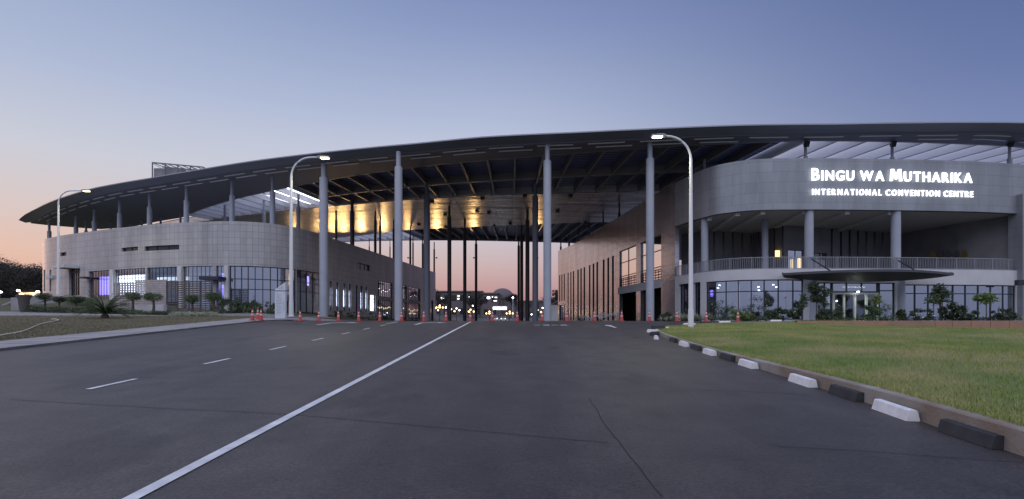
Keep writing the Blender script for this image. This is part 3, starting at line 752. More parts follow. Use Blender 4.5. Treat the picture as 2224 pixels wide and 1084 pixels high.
# balcony: floor, ceiling, back wall
fr = [tuple(RP.pos(q, -.05)) for q in frange(sJ, sE, 1.0)]
BK = [at(px, 600, D) for px, D in ((1480,60),(1542,57.5),(1636,59.5),(1702,54.5),(1820,56.5),(1955,59.8),(2080,53.5),(2204,49.2))]
bk = [(p.x, p.y) for p in BK]
poly = fr + bk[::-1]
cap(poly, BF-.06, .5).build('balcony_floor', 'room_floor', rw)
cap(poly, BC+.3, .28).build('balcony_ceiling', 'balcony_ceiling', rw)
b = MB(); b.poly([(x, y, BC-.25) for x, y in [tuple(RP.pos(sJ+1,-1)), tuple(RP.pos(sJ+2,-1)), (bk[1][0], bk[1][1])]])
bb = MB()                        # ceiling beams running back from the edge
for px, D in ((1531,56),(1600,57),(1662,57),(1757,55),(1850,56),(1946,58)):
    q = RP.at_px(px)[0]; p = RP.pos(q, -.6); r_ = at(px, 600, D-.6); r_ = Vector((p.x+1.0, r_.y, 0)); bb.bar((p.x, p.y, BC-.15), (r_.x, r_.y, BC-.15), .4, .3)
bb.build('ceiling_beam', 'balcony_ceiling', rw)
BW = Path(bk, 0)
holes = []
for x0, x1, z1 in ((1710,1744,EYE+7.6),(1768,1796,EYE+7.4)):
    a, c = BW.at_px(x0)[0], BW.at_px(x1)[0]; holes.append((a, c, BF, z1))
wall(BW, 0, BW.len, BF-.05, BC+.02, holes, .25).build('balcony_wall', 'inner_wall', rw)
for h in holes: glazing(BW, h[0], h[1], h[2], h[3], rw, frame_step(h[0], h[1], 2), [], 'glass_blue', -.12, .07)
b = MB()                         # vertical pilaster strips on the balcony wall
for q in frange(4, BW.len-14, 1.35):
    if any(h[0]-.2 < q < h[1]+.2 for h in holes): continue
    p = BW.pos(q, .04); n = BW.nrm(q); b.box((p.x, p.y, (BF+BC)/2), (.1, .16, BC-BF-.1), rz=math.atan2(n.y, n.x))
b.build('wall_strips', 'slot_dark', rw)
for x0, x1, y0, y1 in ((1684,1693,544,559),(1733,1739,561,583)):
    D = BW.at_px((x0+x1)/2)[1]-.5; p = at(x0, y0, D); q = at(x1, y1, D); b = MB(); b.box(((p.x+q.x)/2, p.y, (p.z+q.z)/2), (q.x-p.x, .12, p.z-q.z)); b.build('wall_lamp', 'window_warm', rw)
emb = thing('wall_emblem', 'row of five rounded gold and dark emblems on the balcony side wall', 'emblem', (40, 53, 7))
for i, (px, m_) in enumerate(((2027,'gold'),(2045,'emblem_dark'),(2061,'emblem_dark'),(2079,'emblem_dark'),(2096,'gold'))):
    q, D = BW.at_px(px); p = BW.pos(q, .06); n = BW.nrm(q); b = MB(); zc = EYE+(HY-554)/F*D
    ring = [(math.cos(a)*.28, math.sin(a)*.52) for a in [2*math.pi*k/18 for k in range(18)]]
    t = Vector((-n.y, n.x)); f0 = [(p.x+t.x*u-n.x*.0, p.y+t.y*u-n.y*.0, zc+v) for u, v in ring]; f1 = [(x+n.x*.08, y+n.y*.08, z) for x, y, z in f0]
    b.poly(f0[::-1]); b.poly(f1)
    for k in range(18): b.poly([f0[k], f0[(k+1) % 18], f1[(k+1) % 18], f1[k]])
    b.build('emblem_disc', m_, emb)
# columns of the balcony and its railing
def cyl(px, D, w_px, z0, z1, parent, m='column_paint', name='column'):
    p = at(px, 600, D); r = w_px/F*D/2; b = MB(); b.tube([(p.x, p.y, z0), (p.x, p.y, z1)], r, 24); return b.build(name, m, parent, True)
for px, w_, dd in ((1530.5,15,.9),(1661.5,13.5,4.5),(1757,18,.55),(1945.5,18.5,.55)):
    D = RP.at_px(px)[1]+dd; cyl(px, D, w_, BF-.1, BC+.03, rw)
for px, w_ in ((1765,17),(1955.5,17)):
    D = RP.at_px(px)[1]; cyl(px, D+.1, w_, ZB, BF-1.0, rw)
b = MB(); ps = frange(sJ+.1, sE-.2, .16)
for i, q in enumerate(ps):
    p = RP.pos(q, -.12); b.box((p.x, p.y, BF+.55), (.03 if i % 12 else .06, .03 if i % 12 else .06, 1.02))
ps = frange(sJ+.1, sE-.2, .8)
for z in (.06, 1.08):
    for p, q in zip(ps[:-1], ps[1:]): b.bar(pt(RP.pos(p, -.12), BF+z), pt(RP.pos(q, -.12), BF+z), .06, .05)
b.build('balcony_railing', 'rail', rw)
# end pier at the right edge of the photo
b = MB(); q = RP.at_px(2209)[0]; P_ = Path([tuple(RP.pos(t, .45)) for t in frange(q, RP.len-.1, 1.2)], 0)
wall(P_, 0, P_.len, ZB, ZR-2.9, [], 1.2).build('end_pier', 'right_cladding', rw)
b = MB(); p = at(2216, 614, 47.0); b.box(tuple(p), (.7, .4, .5)); b.build('air_unit', 'frame_dark', rw)
# roof caps and ledge
rp = [tuple(RP.pos(q, -.25)) for q in frange(0, RP.len, 1.5)] + [(80, 118), (10*S, 118)]
cap(rp, ZR-.5, .3).build('roof', 'roof_top', rw)
wall(RP, 0, RP.at_px(1341)[0], EYE+3.55, EYE+3.75, [], .2).build('ledge', 'plaster', rw) if False else None
# entrance canopy: thin dark wing held by two rods
c0, c1 = at(1701, 594, 45.2), at(2072, 600, 45.2)
n = 24; top = []; bot = []
for i in range(n+1):
    t = i/n; x = c0.x+(c1.x-c0.x)*t; w_ = max(0, math.sin(math.pi*t**.85))**1.0
    top.append((x, 46.2 if 0 < i < n else 45.4, 41.8+3.4*(1-w_))); 
b = MB(); zt = EYE+4.32
for i in range(n):
    x0, yb0, yf0 = top[i]; x1, yb1, yf1 = top[i+1]
    e0, e1 = .2+.5*math.sin(math.pi*i/n)**.7, .2+.5*max(0, math.sin(math.pi*(i+1)/n))**.7
    b.poly([(x0,yf0,zt-.1),(x1,yf1,zt-.1),(x1,yb1,zt),(x0,yb0,zt)]); b.poly([(x0,yb0,zt-e0-.1),(x1,yb1,zt-e1-.1),(x1,yf1,zt-.3),(x0,yf0,zt-.3)])
    b.poly([(x0,yf0,zt-.3),(x1,yf1,zt-.3),(x1,yf1,zt-.1),(x0,yf0,zt-.1)])
for x, yb_, yf in (top[0], top[-1]): b.poly([(x,yf,zt-.3),(x,yf,zt-.1),(x,yb_,zt),(x,yb_,zt-.22)])
b.build('entrance_canopy', 'canopy_dark', rw)
for (xa, ya, da), (xb, yb_, db) in (((1763,563,46.3),(1803,588,43.5)),((1951,566,46.3),(1992,590,43.5))):
    b = MB(); b.tube([at(xa, ya, da), at(xb, yb_, db)], .06, 8); b.build('canopy_rod', 'frame_dark', rw)

# ================================================================== ILLUMINATED SIGN
sg = thing('illuminated_sign', 'two rows of glowing white letters reading the convention centre name on the drum wall', 'sign', (33, 46.5, 14))
def letter_mesh(ch, size, extr, off):
    cu = bpy.data.curves.new('letter', 'FONT'); cu.body = ch; cu.size = size; cu.extrude = extr; cu.offset = off; cu.resolution_u = 3; cu.align_x = 'LEFT'
    ob = bpy.data.objects.new('tmp', cu); COL.objects.link(ob); dg = bpy.context.evaluated_depsgraph_get()
    me = bpy.data.meshes.new_from_object(ob.evaluated_get(dg)); bpy.data.objects.remove(ob); bpy.data.curves.remove(cu)
    xs_ = [v.co.x for v in me.vertices]; ys_ = [v.co.y for v in me.vertices]; return me, min(xs_), max(xs_), min(ys_), max(ys_)
def letter_M():
    T = [(0,0),(.17,0),(.20,.47),(.36,.10),(.46,.10),(.62,.47),(.65,0),(.82,0),(.75,.70),(.57,.70),(.41,.32),(.25,.70),(.07,.70)]
    n = len(T); me = bpy.data.meshes.new('letter'); V = [(x, y, .06) for x, y in T]+[(x, y, -.06) for x, y in T]
    me.from_pydata(V, [], [tuple(range(n)), tuple(range(2*n-1, n-1, -1))]+[(i, i+n, (i+1) % n+n, (i+1) % n) for i in range(n)]); return me, 0, .82, 0, .70
def row(words, s0, s1, zbase, big, small, gap, wgap, off):
    items = []; tot = 0
    for wi, wd in enumerate(words):
        for k, ch in enumerate(wd):
            h = big if (k == 0 and wd in ('BINGU', 'MUTHARIKA')) else small
            me, xa, xb, ya, yb_ = letter_M() if ch == 'M' else letter_mesh(ch, 1.0, .06, off)
            capm = letter_mesh('H', 1.0, .06, off)[4]-letter_mesh('H', 1.0, .06, off)[3] if 'cap' not in LOC else LOC['cap']; LOC['cap'] = capm
            sc = h/capm; wdt = (xb-xa)*sc*1.03; items.append((me, xa, ya, sc, wdt, tot, h)); tot += wdt+gap
        tot += wgap-gap
    tot -= wgap; k_ = (s1-s0)/tot
    for me, xa, ya, sc, wdt, o_, h in items:
        q = s0+(o_+wdt/2)*k_; p = RP.pos(q, .22); nn = RP.nrm(q); t = Vector((-nn.y, nn.x))
        for v in me.vertices:
            u = (v.co.x-xa)*sc*1.03*k_-wdt*k_/2; zz = (v.co.y)*sc; d = v.co.z*1.0
            v.co = (p.x+t.x*u+nn.x*d, p.y+t.y*u+nn.y*d, zbase+zz)
        me.materials.append(MATS['letter_glow']); o = bpy.data.objects.new('letter', me); COL.objects.link(o); o.parent = sg; o.matrix_parent_inverse = Matrix.Translation(-Vector(sg.location))
a, c = RP.at_px(1760)[0], RP.at_px(2106)[0]; D0 = RP.at_px(1800)[1]
row(['BINGU','WA','MUTHARIKA'], a, c, EYE+(HY-393)/F*D0, 1.10, .90, .25, .66, .014)
a, c = RP.at_px(1761)[0], RP.at_px(2108)[0]
row(['INTERNATIONAL','CONVENTION','CENTRE'], a, c, EYE+(HY-424.5)/F*D0, .54, .54, .24, .55, .012)

# ================================================================== GREAT ROOF
RC = 162.0                      # centre of the fan, in plan units
def rp3(r, ph, h): return Vector((r*math.sin(R(ph))*S, (RC-r*math.cos(R(ph)))*S, EYE+h*S))
def interp(tab, x):
    if x <= tab[0][0]: return tab[0][1]
    for (a, fa), (c, fc) in zip(tab[:-1], tab[1:]):
        if x <= c: return fa+(fc-fa)*(x-a)/(c-a)
    return tab[-1][1]
FT = []
for px, py in [(40,477),(52,466),(75,454),(137,427.5),(207,407),(320,387),(430,368),(560,347),(700,330),(907,310),(1050,296),(1120,292),(1257,286),(1400,279),(1621,270),(1820,268),(1981,265),(2224,264.5)]:
    D = F*13.8/(HY-py); X = (px-CX)/F*D; FT.append((math.degrees(math.atan2(X, RC-D)), math.hypot(X, RC-D)))
FT.append((24, 133.4)); FT.append((30, 135.5)); PH0 = FT[0][0]
def Fr(ph): return interp(FT, ph)
R1T = [(PH0, FT[0][1]-.3),(PH0+.5,110),(-34.8,106.0),(-32,104.4),(-24,105.0),(-16,110.2),(-11.8,112.8),(-7,116),(-3.2,118.4),(0,120),(2.4,121.3),(6,123.6),(10,126),(17,128.6),(30,132)]
R2T = [(-40,101),(-24,101.8),(-18,102.8),(-11,104.4),(-7,105.6),(-3,106.8),(1,107.8),(5,109),(10,111),(30,118)]
R3T = [(-40,80),(-16.4,84.9),(-10.5,87.8),(-4,89),(0,90.2),(7.2,93.1),(30,99)]
R4T = [(-40,82),(-18,79.6),(0,75.4),(8,74.2),(30,72)]
R1 = lambda p: interp(R1T, p); R2 = lambda p: interp(R2T, p); R3 = lambda p: interp(R3T, p); R4 = lambda p: interp(R4T, p)
rf = thing('canopy_roof', 'vast curved roof on tall columns sweeping over the drive and both wings', 'roof', (0, 90, 1.6))
def slab(fa, fb, p0, p1, h0, h1, m, name, step=.6, nr=1, parent=rf, label=None, h0b=None):
    h0b = h0 if h0b is None else h0b
    hb = lambda k: h0+(h0b-h0)*k/nr
    """annular slab between radii fa(outer) and fb(inner), bottom h0, top h1"""
    b = MB(); ps = frange(p0, p1, step)
    for a, c in zip(ps[:-1], ps[1:]):
        for k in range(nr):
            def rr(p, k): return fa(p)+(fb(p)-fa(p))*k/nr
            def q(p, k, h): return tuple(rp3(rr(p, k), p, h))
            def u(p, k): return (R(p)*115*S, rr(p, k)*S)
            b.poly([q(a,k,hb(k)), q(c,k,hb(k)), q(c,k+1,hb(k+1)), q(a,k+1,hb(k+1))][::-1], [u(a,k),u(c,k),u(c,k+1),u(a,k+1)][::-1])
            b.poly([q(a,k,h1), q(c,k,h1), q(c,k+1,h1), q(a,k+1,h1)], [u(a,k),u(c,k),u(c,k+1),u(a,k+1)])
        b.poly([q(a,0,h0), q(c,0,h0), q(c,0,h1), q(a,0,h1)], [(R(a)*150,0),(R(c)*150,0),(R(c)*150,1),(R(a)*150,1)])
        b.poly([q(c,nr,h0b), q(a,nr,h0b), q(a,nr,h1), q(c,nr,h1)], [(R(c)*150,0),(R(a)*150,0),(R(a)*150,1),(R(c)*150,1)])
    for p in (p0, p1): b.poly([q(p,0,h0), q(p,0,h1), q(p,nr,h1), q(p,nr,h0b)])
    o = b.build(name, m, parent, True)
    if label: o['label'] = label
    return o
PE = 26.
slab(Fr, lambda p: max(R1(p), Fr(p)-1.15), PH0+.05, PE, 13.71, 13.80, 'fascia', 'fascia', h0b=13.46)
slab(lambda p: max(R1(p)+.1, Fr(p)-1.15), R1, PH0+.3, PE, 13.40, 13.78, 'soffit', 'soffit', nr=3)
# pale broken light slots following the eave
for k, (o_, w_) in enumerate(((1.45,.16),(2.25,.17))):
    b = MB(); p = PH0+2.0+k*.35
    while p < PE-1:
        L_ = 1.25
        if Fr(p)-o_-w_ > R1(p)+.1:
            for a, c in zip(frange(p, p+L_, .3)[:-1], frange(p, p+L_, .3)[1:]):
                q = [rp3(Fr(x)-o_-d, x, h) for x, d, h in ((a,0,13.36),(c,0,13.36),(c,w_,13.36),(a,w_,13.36))]
                u = [rp3(Fr(x)-o_-d, x, h) for x, d, h in ((a,0,13.395),(c,0,13.395),(c,w_,13.395),(a,w_,13.395))]
                b.poly([q[3],q[2],q[1],q[0]]); b.poly([q[0],q[1],u[1],u[0]]); b.poly([q[2],q[3],u[3],u[2]])
        p += 1.75
    b.build('soffit_strip', 'soffit_strip', rf)
DP0, DP1 = -11.4, 9.95
slab(R1, R2, DP0, DP1, 14.15, 14.3, 'roof_deck', 'roof_deck', .6, 3)
slab(R2, R3, -40, 20, 13.40, 14.3, 'ceiling_metal', 'metal_ceiling', .8, 4)
slab(R3, R4, -10.8, 9.95, 14.15, 14.3, 'roof_deck', 'roof_deck', .8, 3)
slab(lambda p: R4(p)+.5, R4, -22, 20, 13.42, 14.3, 'fascia', 'rear_fascia', 1)
slab(lambda p: R1(p)+.02, lambda p: R1(p)-.25, -32, PE, 13.385, 14.3, 'beam', 'ring_beam', .6)
slab(lambda p: (R1(p)+R2(p))/2+.1-.6, lambda p: (R1(p)+R2(p))/2-.2-.6, DP0, DP1, 13.45, 14.14, 'beam', 'ring_beam', .6)
def beam(p, ra, rb, m, h0=13.5, h1=14.145, wd=.22):
    b = MB(); a, c = rp3(ra, p, (h0+h1)/2), rp3(rb, p, (h0+h1)/2); b.bar(a, c, wd, (h1-h0)*S); return b.build('beam', m, rf)
for k in range(-10, 9):
    p = .12+k*1.12; beam(p, R1(p)-.26, R2(p)+.01, 'beam')
for k in range(-9, 9):
    p = .5+k*1.12; beam(p, R3(p)-.01, R4(p)+.51, 'beam')
p = DP0-.1                       # open trellis at the left, pale fins
for k in range(12):
    beam(p, R1(p)-.26, R2(p)+.01, 'beam_pale', 13.42, 14.25, .30); p -= 1.05
p = -10.95
for k in range(8):
    beam(p, R3(p)-.01, R4(p)+.51, 'beam_pale', 13.45, 14.25, .28); p -= 1.1
p = DP1+.15
for k in range(13):
    beam(p, R1(p)-.26, R2(p)+.01, 'beam_pale', 13.42, 14.3, .34); p += 1.0
# translucent panels that half close the open trellis bays
def trellis_panel(p0, p1, fa, fb, h=14.32):
    slab(fa, fb, p0, p1, h, h+.03, 'panel_sheet', 'trellis_panel', .3)
p = DP1+.35
for k in range(12): trellis_panel(p+.1, p+.36, lambda x: R1(x)-.3, R2, 14.32); p += 1.0
p = DP0-.35
for k in range(11): trellis_panel(p-.62, p, lambda x: R1(x)-.3, R2, 14.32); p -= 1.05
for k in range(5):                # strip lights in the left trellis
    p = DP0-.62-k*1.05; b = MB(); f1, f0 = (.10,.92) if k < 2 else (.25,.72) 
    a, c = [rp3(R1(p)+(R2(p)-R1(p))*t, p, 13.75) for t in (f1, f0)]; b.bar(a, c, .26-.04*k, .06); o = b.build('strip_light', 'panel_white' if k < 3 else 'window_white', rf)
for px, py in ((1036,459),(1062,462),(1108,485),(1073,490),(910,487),(967,466),(968,493),(1160,459),(1140,425),(1239,425),(1211,458),(1272,484),(938,438),(1048,431)):   # small lamp boxes under the metal ceiling
    D = 13.35*F/(HY-py)*S; q = at(px, py, D); b = MB(); b.box((q.x, q.y, EYE+13.28*S), (.55, .8, .3)); b.build('ceiling_lamp', 'frame_dark', rf)

# columns: thick shaft with a thinner neck on top
def column(px, Db, dia, step=12.2, z0=None, m='column_paint', top=13.42, base=False):
    D = Db*S; p = at(px, 600, D); z0 = g(p.x, D)-.1 if z0 is None else z0; zs_, zt = EYE+step*S, EYE+top*S; r = dia/2; b = MB()
    b.tube([(p.x,p.y,z0),(p.x,p.y,zs_-.15),(p.x,p.y,zs_)], [r, r, r*.93], 28); b.tube([(p.x,p.y,zs_),(p.x,p.y,zt)], r*.62, 20)
    return b.build('column', m, rf, True)
for px, D, dia in ((703,43.6,.92),(865.5,40.6,.80),(1188.7,39,.78),(1411.8,38.5,.78)): column(px, D, dia)
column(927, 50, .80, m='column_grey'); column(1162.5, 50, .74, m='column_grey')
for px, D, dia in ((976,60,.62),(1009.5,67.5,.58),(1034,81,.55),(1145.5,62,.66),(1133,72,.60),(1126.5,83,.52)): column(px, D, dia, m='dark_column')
ZW = ZL-.5
for px, Db in ((592,47.5),(504,49),(405,51),(325,54),(260,57),(205,61.5),(165,65),(107,68.5)): column(px, Db, .62, step=12.0, z0=ZW if 0 else 10.6 if px > 120 else 4.0)
for px, Db in ((648,54),(573,57),(488,59.5),(392,63),(349,66),(308,68),(284,70.5),(241,69.5),(187,68)): column(px, Db, .5, step=12.0, z0=10.6, m='column_paint')
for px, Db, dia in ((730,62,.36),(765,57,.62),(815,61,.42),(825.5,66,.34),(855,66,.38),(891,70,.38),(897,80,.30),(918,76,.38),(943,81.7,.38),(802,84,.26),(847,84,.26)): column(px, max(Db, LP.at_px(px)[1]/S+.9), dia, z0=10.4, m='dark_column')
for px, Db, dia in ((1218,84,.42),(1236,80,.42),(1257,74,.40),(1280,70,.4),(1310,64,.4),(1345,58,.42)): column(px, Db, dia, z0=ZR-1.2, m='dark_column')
for px, Db in ((1530,42.5),(1749.5,38.4),(1937.5,38.6),(2192.5,38.8)):
    column(px, Db, .42, step=12.3, z0=ZR-.6)
for px, Db in ((1749.5,38.4),(1937.5,38.6),(2192.5,38.8)):
    q = at(px, 313, Db*S-.45); b = MB(); b.box((q.x+.12, q.y, q.z), (.42, .3, .5), M=Matrix.Rotation(R(25), 4, 'X')); b.tube([(q.x, q.y+.4, q.z+.1),(q.x+.1, q.y, q.z)], .04, 6); b.build('real_or_added_flood', 'frame_dark', rf)
# roof plant room with its open steel frame
pr = thing('rooftop_frame', 'open steel truss frame on a low grey box above the left part of the roof', 'roof frame', tuple(at(385, 385, 84)))
def P3(px, py, D): return tuple(at(px, py, D))
b = MB(); q0, q1 = at(329, 371, 80), at(425, 390, 84); b.box(((q0.x+q1.x)/2, 84, 23.4), (q1.x-q0.x, 7, 4.4)); b.build('plant_box', 'inner_wall', pr)
b = MB(); Z1 = at(330, 353, 80).z
xa, xb = at(331, 353, 80).x, at(441, 353, 80).x
ZT = lambda x: Z1 - .09*(x-xa)
for x in frange(xa, xb, 1.15):
    b.bar((x, 80, ZT(x)), (x+.6, 87, ZT(x)), .09, .09)
for y in (80, 82.3, 84.6, 87): b.bar((xa, y, ZT(xa)-.01), (xb, y, ZT(xb)-.01), .16, .16)
for x in frange(xa, xb, 2.2):
    for y in (80, 87): b.bar((x, y, Z1-4), (x, y, ZT(x)), .13, .13, up=(1,0,0))
for x in frange(xa, xb-2, 2.2): b.bar((x, 80, ZT(x)-.1), (x+2.2, 80, ZT(x)-1.4), .07, .07)
b.bar((xa-.5, 80, Z1-3.2), (xa-.5, 80, Z1-4.6), .1, .1, up=(1,0,0)); b.build('steel_frame', 'steel_frame', pr)

# added warm spots and their boxes, making the gold streaks on the metal ceiling
def added_flood(px, py, D, tgt, power, col=(1, .68, .30), spot=R(70), thing_=True, blend=.8):
    p = at(px, py, D)
    if thing_:
        b = MB(); b.box(tuple(p-Vector((0,0,.25))), (.4, .4, .3)); b.tube([p-Vector((0,0,.4)), p-Vector((0,0,.8))], .05, 6); b.build('real_or_added_flood', 'frame_dark', rf)
    l = bpy.data.lights.new('added_floodlight', 'SPOT'); l.energy = power; l.color = col; l.spot_size = spot; l.spot_blend = blend; l.shadow_soft_size = .25
    o = bpy.data.objects.new('added_floodlight', l); COL.objects.link(o); o.location = p
    o.rotation_euler = (Vector(tgt)-p).to_track_quat('-Z', 'Y').to_euler(); return o
for px, pw in ((690,420),(722,850),(746,1200),(785,1300),(832,1050),(886,600),(948,1150),(1029,950),(1168,550),(1231,750),(640,400)):
    D = 107; z = EYE+13.4*S; p = at(px, 560, D); added_flood(px, HY-(15.-EYE)/D*F, D, (p.x*.9, 107-12.5, z), pw, col=(1, .60, .22), spot=R(36), thing_=False, blend=.9)
    colx = {886:897, 948:943, 1029:1034, 1168:1168, 1231:1236}.get(px)
    b = MB(); b.box((p.x, p.y+.2, 14.8), (.3, .3, .25))
    if px < 880: b.tube([(p.x, p.y+.2, 11.7), (p.x, p.y+.2, 14.7)], .05, 6)
    elif px != 1168: q = at(colx, 600, 106); b.bar((p.x, p.y+.2, 14.7), (q.x, q.y, 14.7), .06, .06)
    b.build('real_or_added_flood', 'frame_dark', rf)

# ================================================================== STREET LAMPS
def lamp_post(px, py, D, h, arm, label, big=True, z0=None):
    p = at(px, py, D); z0 = p.z if z0 is None else z0
    t = thing('street_lamp', label, 'street lamp', (p.x, D, z0), 'street lamps on tall curved poles')
    b = MB(); r = 1.25; n = 8; pts = [(p.x,D,z0),(p.x,D,z0+h*.45),(p.x,D,z0+h-r)]
    for k in range(1, n+1):
        a = math.pi/2*k/n; pts.append((p.x+math.copysign(r*(1-math.cos(a)), arm), D, z0+h-r+r*math.sin(a)))
    pts.append((p.x+arm-math.copysign(.25, arm), D, z0+h+.02))
    rad = [.125,.105,.075]+[.06]*(n)+[.05]; b.tube(pts, rad, 14); b.build('pole', 'pole_paint', t, True)
    b = MB(); b.tube([(p.x,D,z0),(p.x,D,z0+.03),(p.x,D,z0+.04),(p.x,D,z0+1.0)], [.2,.2,.15,.14], 14); b.build('base_plate', 'pole_paint', t, True)
    hx = p.x+arm; b = MB(); b.box((hx, D, z0+h+.02), (.75, .30, .10)); b.box((hx-math.copysign(.1,arm), D, z0+h+.09), (.4, .2, .06)); hd = b.build('lamp_head', 'lamp_body', t)
    b = MB(); b.box((hx+math.copysign(.06,arm), D, z0+h-.04), (.48, .25, .05)); b.build('lamp_lens', 'lamp_glow' if big else 'lamp_glow_cold', hd)
    l = bpy.data.lights.new('lamp_light', 'SPOT'); l.energy = 700; l.color = (1, .93, .62); l.spot_size = R(150); l.spot_blend = .6; l.shadow_soft_size = .15
    o = bpy.data.objects.new('lamp_light', l); COL.objects.link(o); o.location = (hx, D, z0+h-.12)
    return t
lamp_post(1500.5, 713, 27.2, 10.2, -1.72, 'tall white street lamp rising from the island lawn at right, its arm pointing left')
lamp_post(632.5, 687.5, 33, 10.25, 2.1, 'tall white street lamp beside the direction sign and the pavement')
lamp_post(127, 640, 50.5, 10.25, 2.7, 'tall white street lamp before the far left end of the tiled wing')
lamp_post(14, 648, 150, 8.6, 2.0, 'small distant street lamp against the dark trees at the left edge', False)

# ================================================================== DIRECTION SIGN
ds = thing('direction_sign', 'tall pale sign board with slanted top and lines of small text beside the road', 'sign', (0,0,0))
D = 31.; a, c = at(597, 688, D), at(619.5, 688, D); zb = a.z-.1; b = MB(); w_ = c.x-a.x
za, zc2 = at(597, 629, D).z, at(620, 618, D).z; zm = at(600, 633, D).z
def prism(b, pts, y0, y1):
    b.poly([(x, y0, z) for x, z in pts]); b.poly([(x, y1, z) for x, z in pts][::-1])
    for i in range(len(pts)):
        p, q = pts[i], pts[(i+1) % len(pts)]; b.poly([(p[0],y0,p[1]),(p[0],y1,p[1]),(q[0],y1,q[1]),(q[0],y0,q[1])])
prism(b, [(a.x,zb),(c.x,zb),(c.x,zm),(a.x,zm)], D, D+.22); b.build('sign_board', 'sign_panel', ds)
b = MB(); prism(b, [(a.x,zm+.06),(c.x,zm+.06),(c.x,zc2+.15),(a.x,za)], D, D+.22); b.build('sign_top', 'sign_panel', ds)
b = MB(); b.box(((a.x+c.x)/2, D+.11, zm+.03), (w_-.02, .18, .058)); b.build('sign_gap', 'sign_ink', ds)
b = MB(); H = zm-zb
for k in range(15):
    z = zm-.12-k*.088; ln = random.uniform(.22,.40) if k > 0 else .1
    b = MB(); b.box((a.x+.09+ln/2, D-.004, z), (ln, .008, .014)); b.build('text_line', 'sign_ink', ds)
    if k in (0,6,7,8,9,10,11,12): b = MB(); b.box((c.x-.08, D-.004, z), (.04, .008, .035)); b.build('arrow_mark', 'sign_ink', ds)
b = MB(); b.box((a.x+.35, D-.004, zm+.2), (.3, .008, .012)); b.build('text_line', 'sign_ink', ds); b = MB(); b.box((a.x+.42, D-.004, zm+.27), (.08, .008, .03)); b.build('arrow_mark', 'sign_ink', ds)

# ================================================================== TRAFFIC CONES
def make_cone():
    t = thing('traffic_cone', 'x', 'traffic cone', (0,0,0)); 
    b = MB(); b.box((0,0,.02), (.34,.34,.04)); b.build('cone_base', 'cone_base', t)
    b = MB(); b.tube([(0,0,.04),(0,0,.78)], [.130,.030], 18); b.build('cone_body', 'cone_orange', t, True)
    b = MB(); b.tube([(0,0,.34),(0,0,.44)], [.094,.080], 18); b.build('reflective_band', 'cone_white', t, True); b = MB(); b.tube([(0,0,.56),(0,0,.66)], [.064,.051], 18); b.build('reflective_band', 'cone_white', t, True)
    return t
CONES = [(548,686,34,'orange traffic cone at the far left, leftmost of three by the planting bed'),(560,685,36,'orange traffic cone half hidden between two others left of the direction sign'),
 (567,687,34,'orange traffic cone just left of the direction sign, rightmost of that trio'),(652,684,36,'orange traffic cone just right of the left street lamp pole'),
 (692.5,686,36.5,'orange traffic cone against the leftmost tall front column'),(735,687,37,'orange traffic cone between the leftmost front column and the lit slot windows'),
 (779,688,37,'orange traffic cone below the white lit slot windows of the left wing'),(825,689,37,'orange traffic cone left of the second tall front column'),
 (872,689.5,37,'orange traffic cone touching the right side of the second tall front column'),(920.5,690,37,'orange traffic cone before the thick grey column of the second row'),
 (969,691,37,'orange traffic cone left of the first dark column of the passage'),(1021.5,691.5,37,'orange traffic cone between the two thin dark columns on the left of the passage'),
 (1069,692,37,'orange traffic cone in the open middle of the passage, under the white lit gate'),(1123.5,692,37,'orange traffic cone beside the dark column cluster right of the passage'),
 (1177.5,692.5,37,'orange traffic cone just left of the third tall front column'),(1231,693,37,'orange traffic cone at the far end of the slotted pink wall'),
 (1291,693,37,'orange traffic cone before the handrails of the ramp'),(1350,694,37,'orange traffic cone before the dark undercroft opening'),
 (1410.5,696,36.5,'orange traffic cone at the foot of the fourth tall front column'),(1470.5,696.5,36,'orange traffic cone left of the right street lamp, before the pale agaves'),
 (1534,698.5,34.5,'orange traffic cone right of the right street lamp, before the agaves'),(1602.5,700.5,33.5,'orange traffic cone at the far right, before the green bushes')]
cone0 = make_cone()
def dup(root, loc, rz=0, label=None, sc=1.0):
    r = root.copy(); COL.objects.link(r); r.location = loc; r.rotation_euler = (0,0,rz); r.scale = (sc,)*3
    if label: r['label'] = label
    for ch in list(root.children):
        c = ch.copy(); COL.objects.link(c); c.parent = r
        for gch in ch.children:
            d = gch.copy(); COL.objects.link(d); d.parent = c
    return r
for i, (px, py, D, lab) in enumerate(CONES):
    x = (px-CX)/F*D; zg = g(x, D)+.004
    if px > 1500 : zg = at(px, py, D).z
    zg = g(x, D)+(.12 if px < 600 else .004)
    o = cone0 if i == 0 else dup(cone0, (0,0,0))
    o.location = (x, D, zg); o.rotation_euler = (R(random.uniform(-1.5,1.5)), 0, random.uniform(0, 1.5)); o['label'] = lab; o['group'] = 'orange traffic cones lined up across the drive'

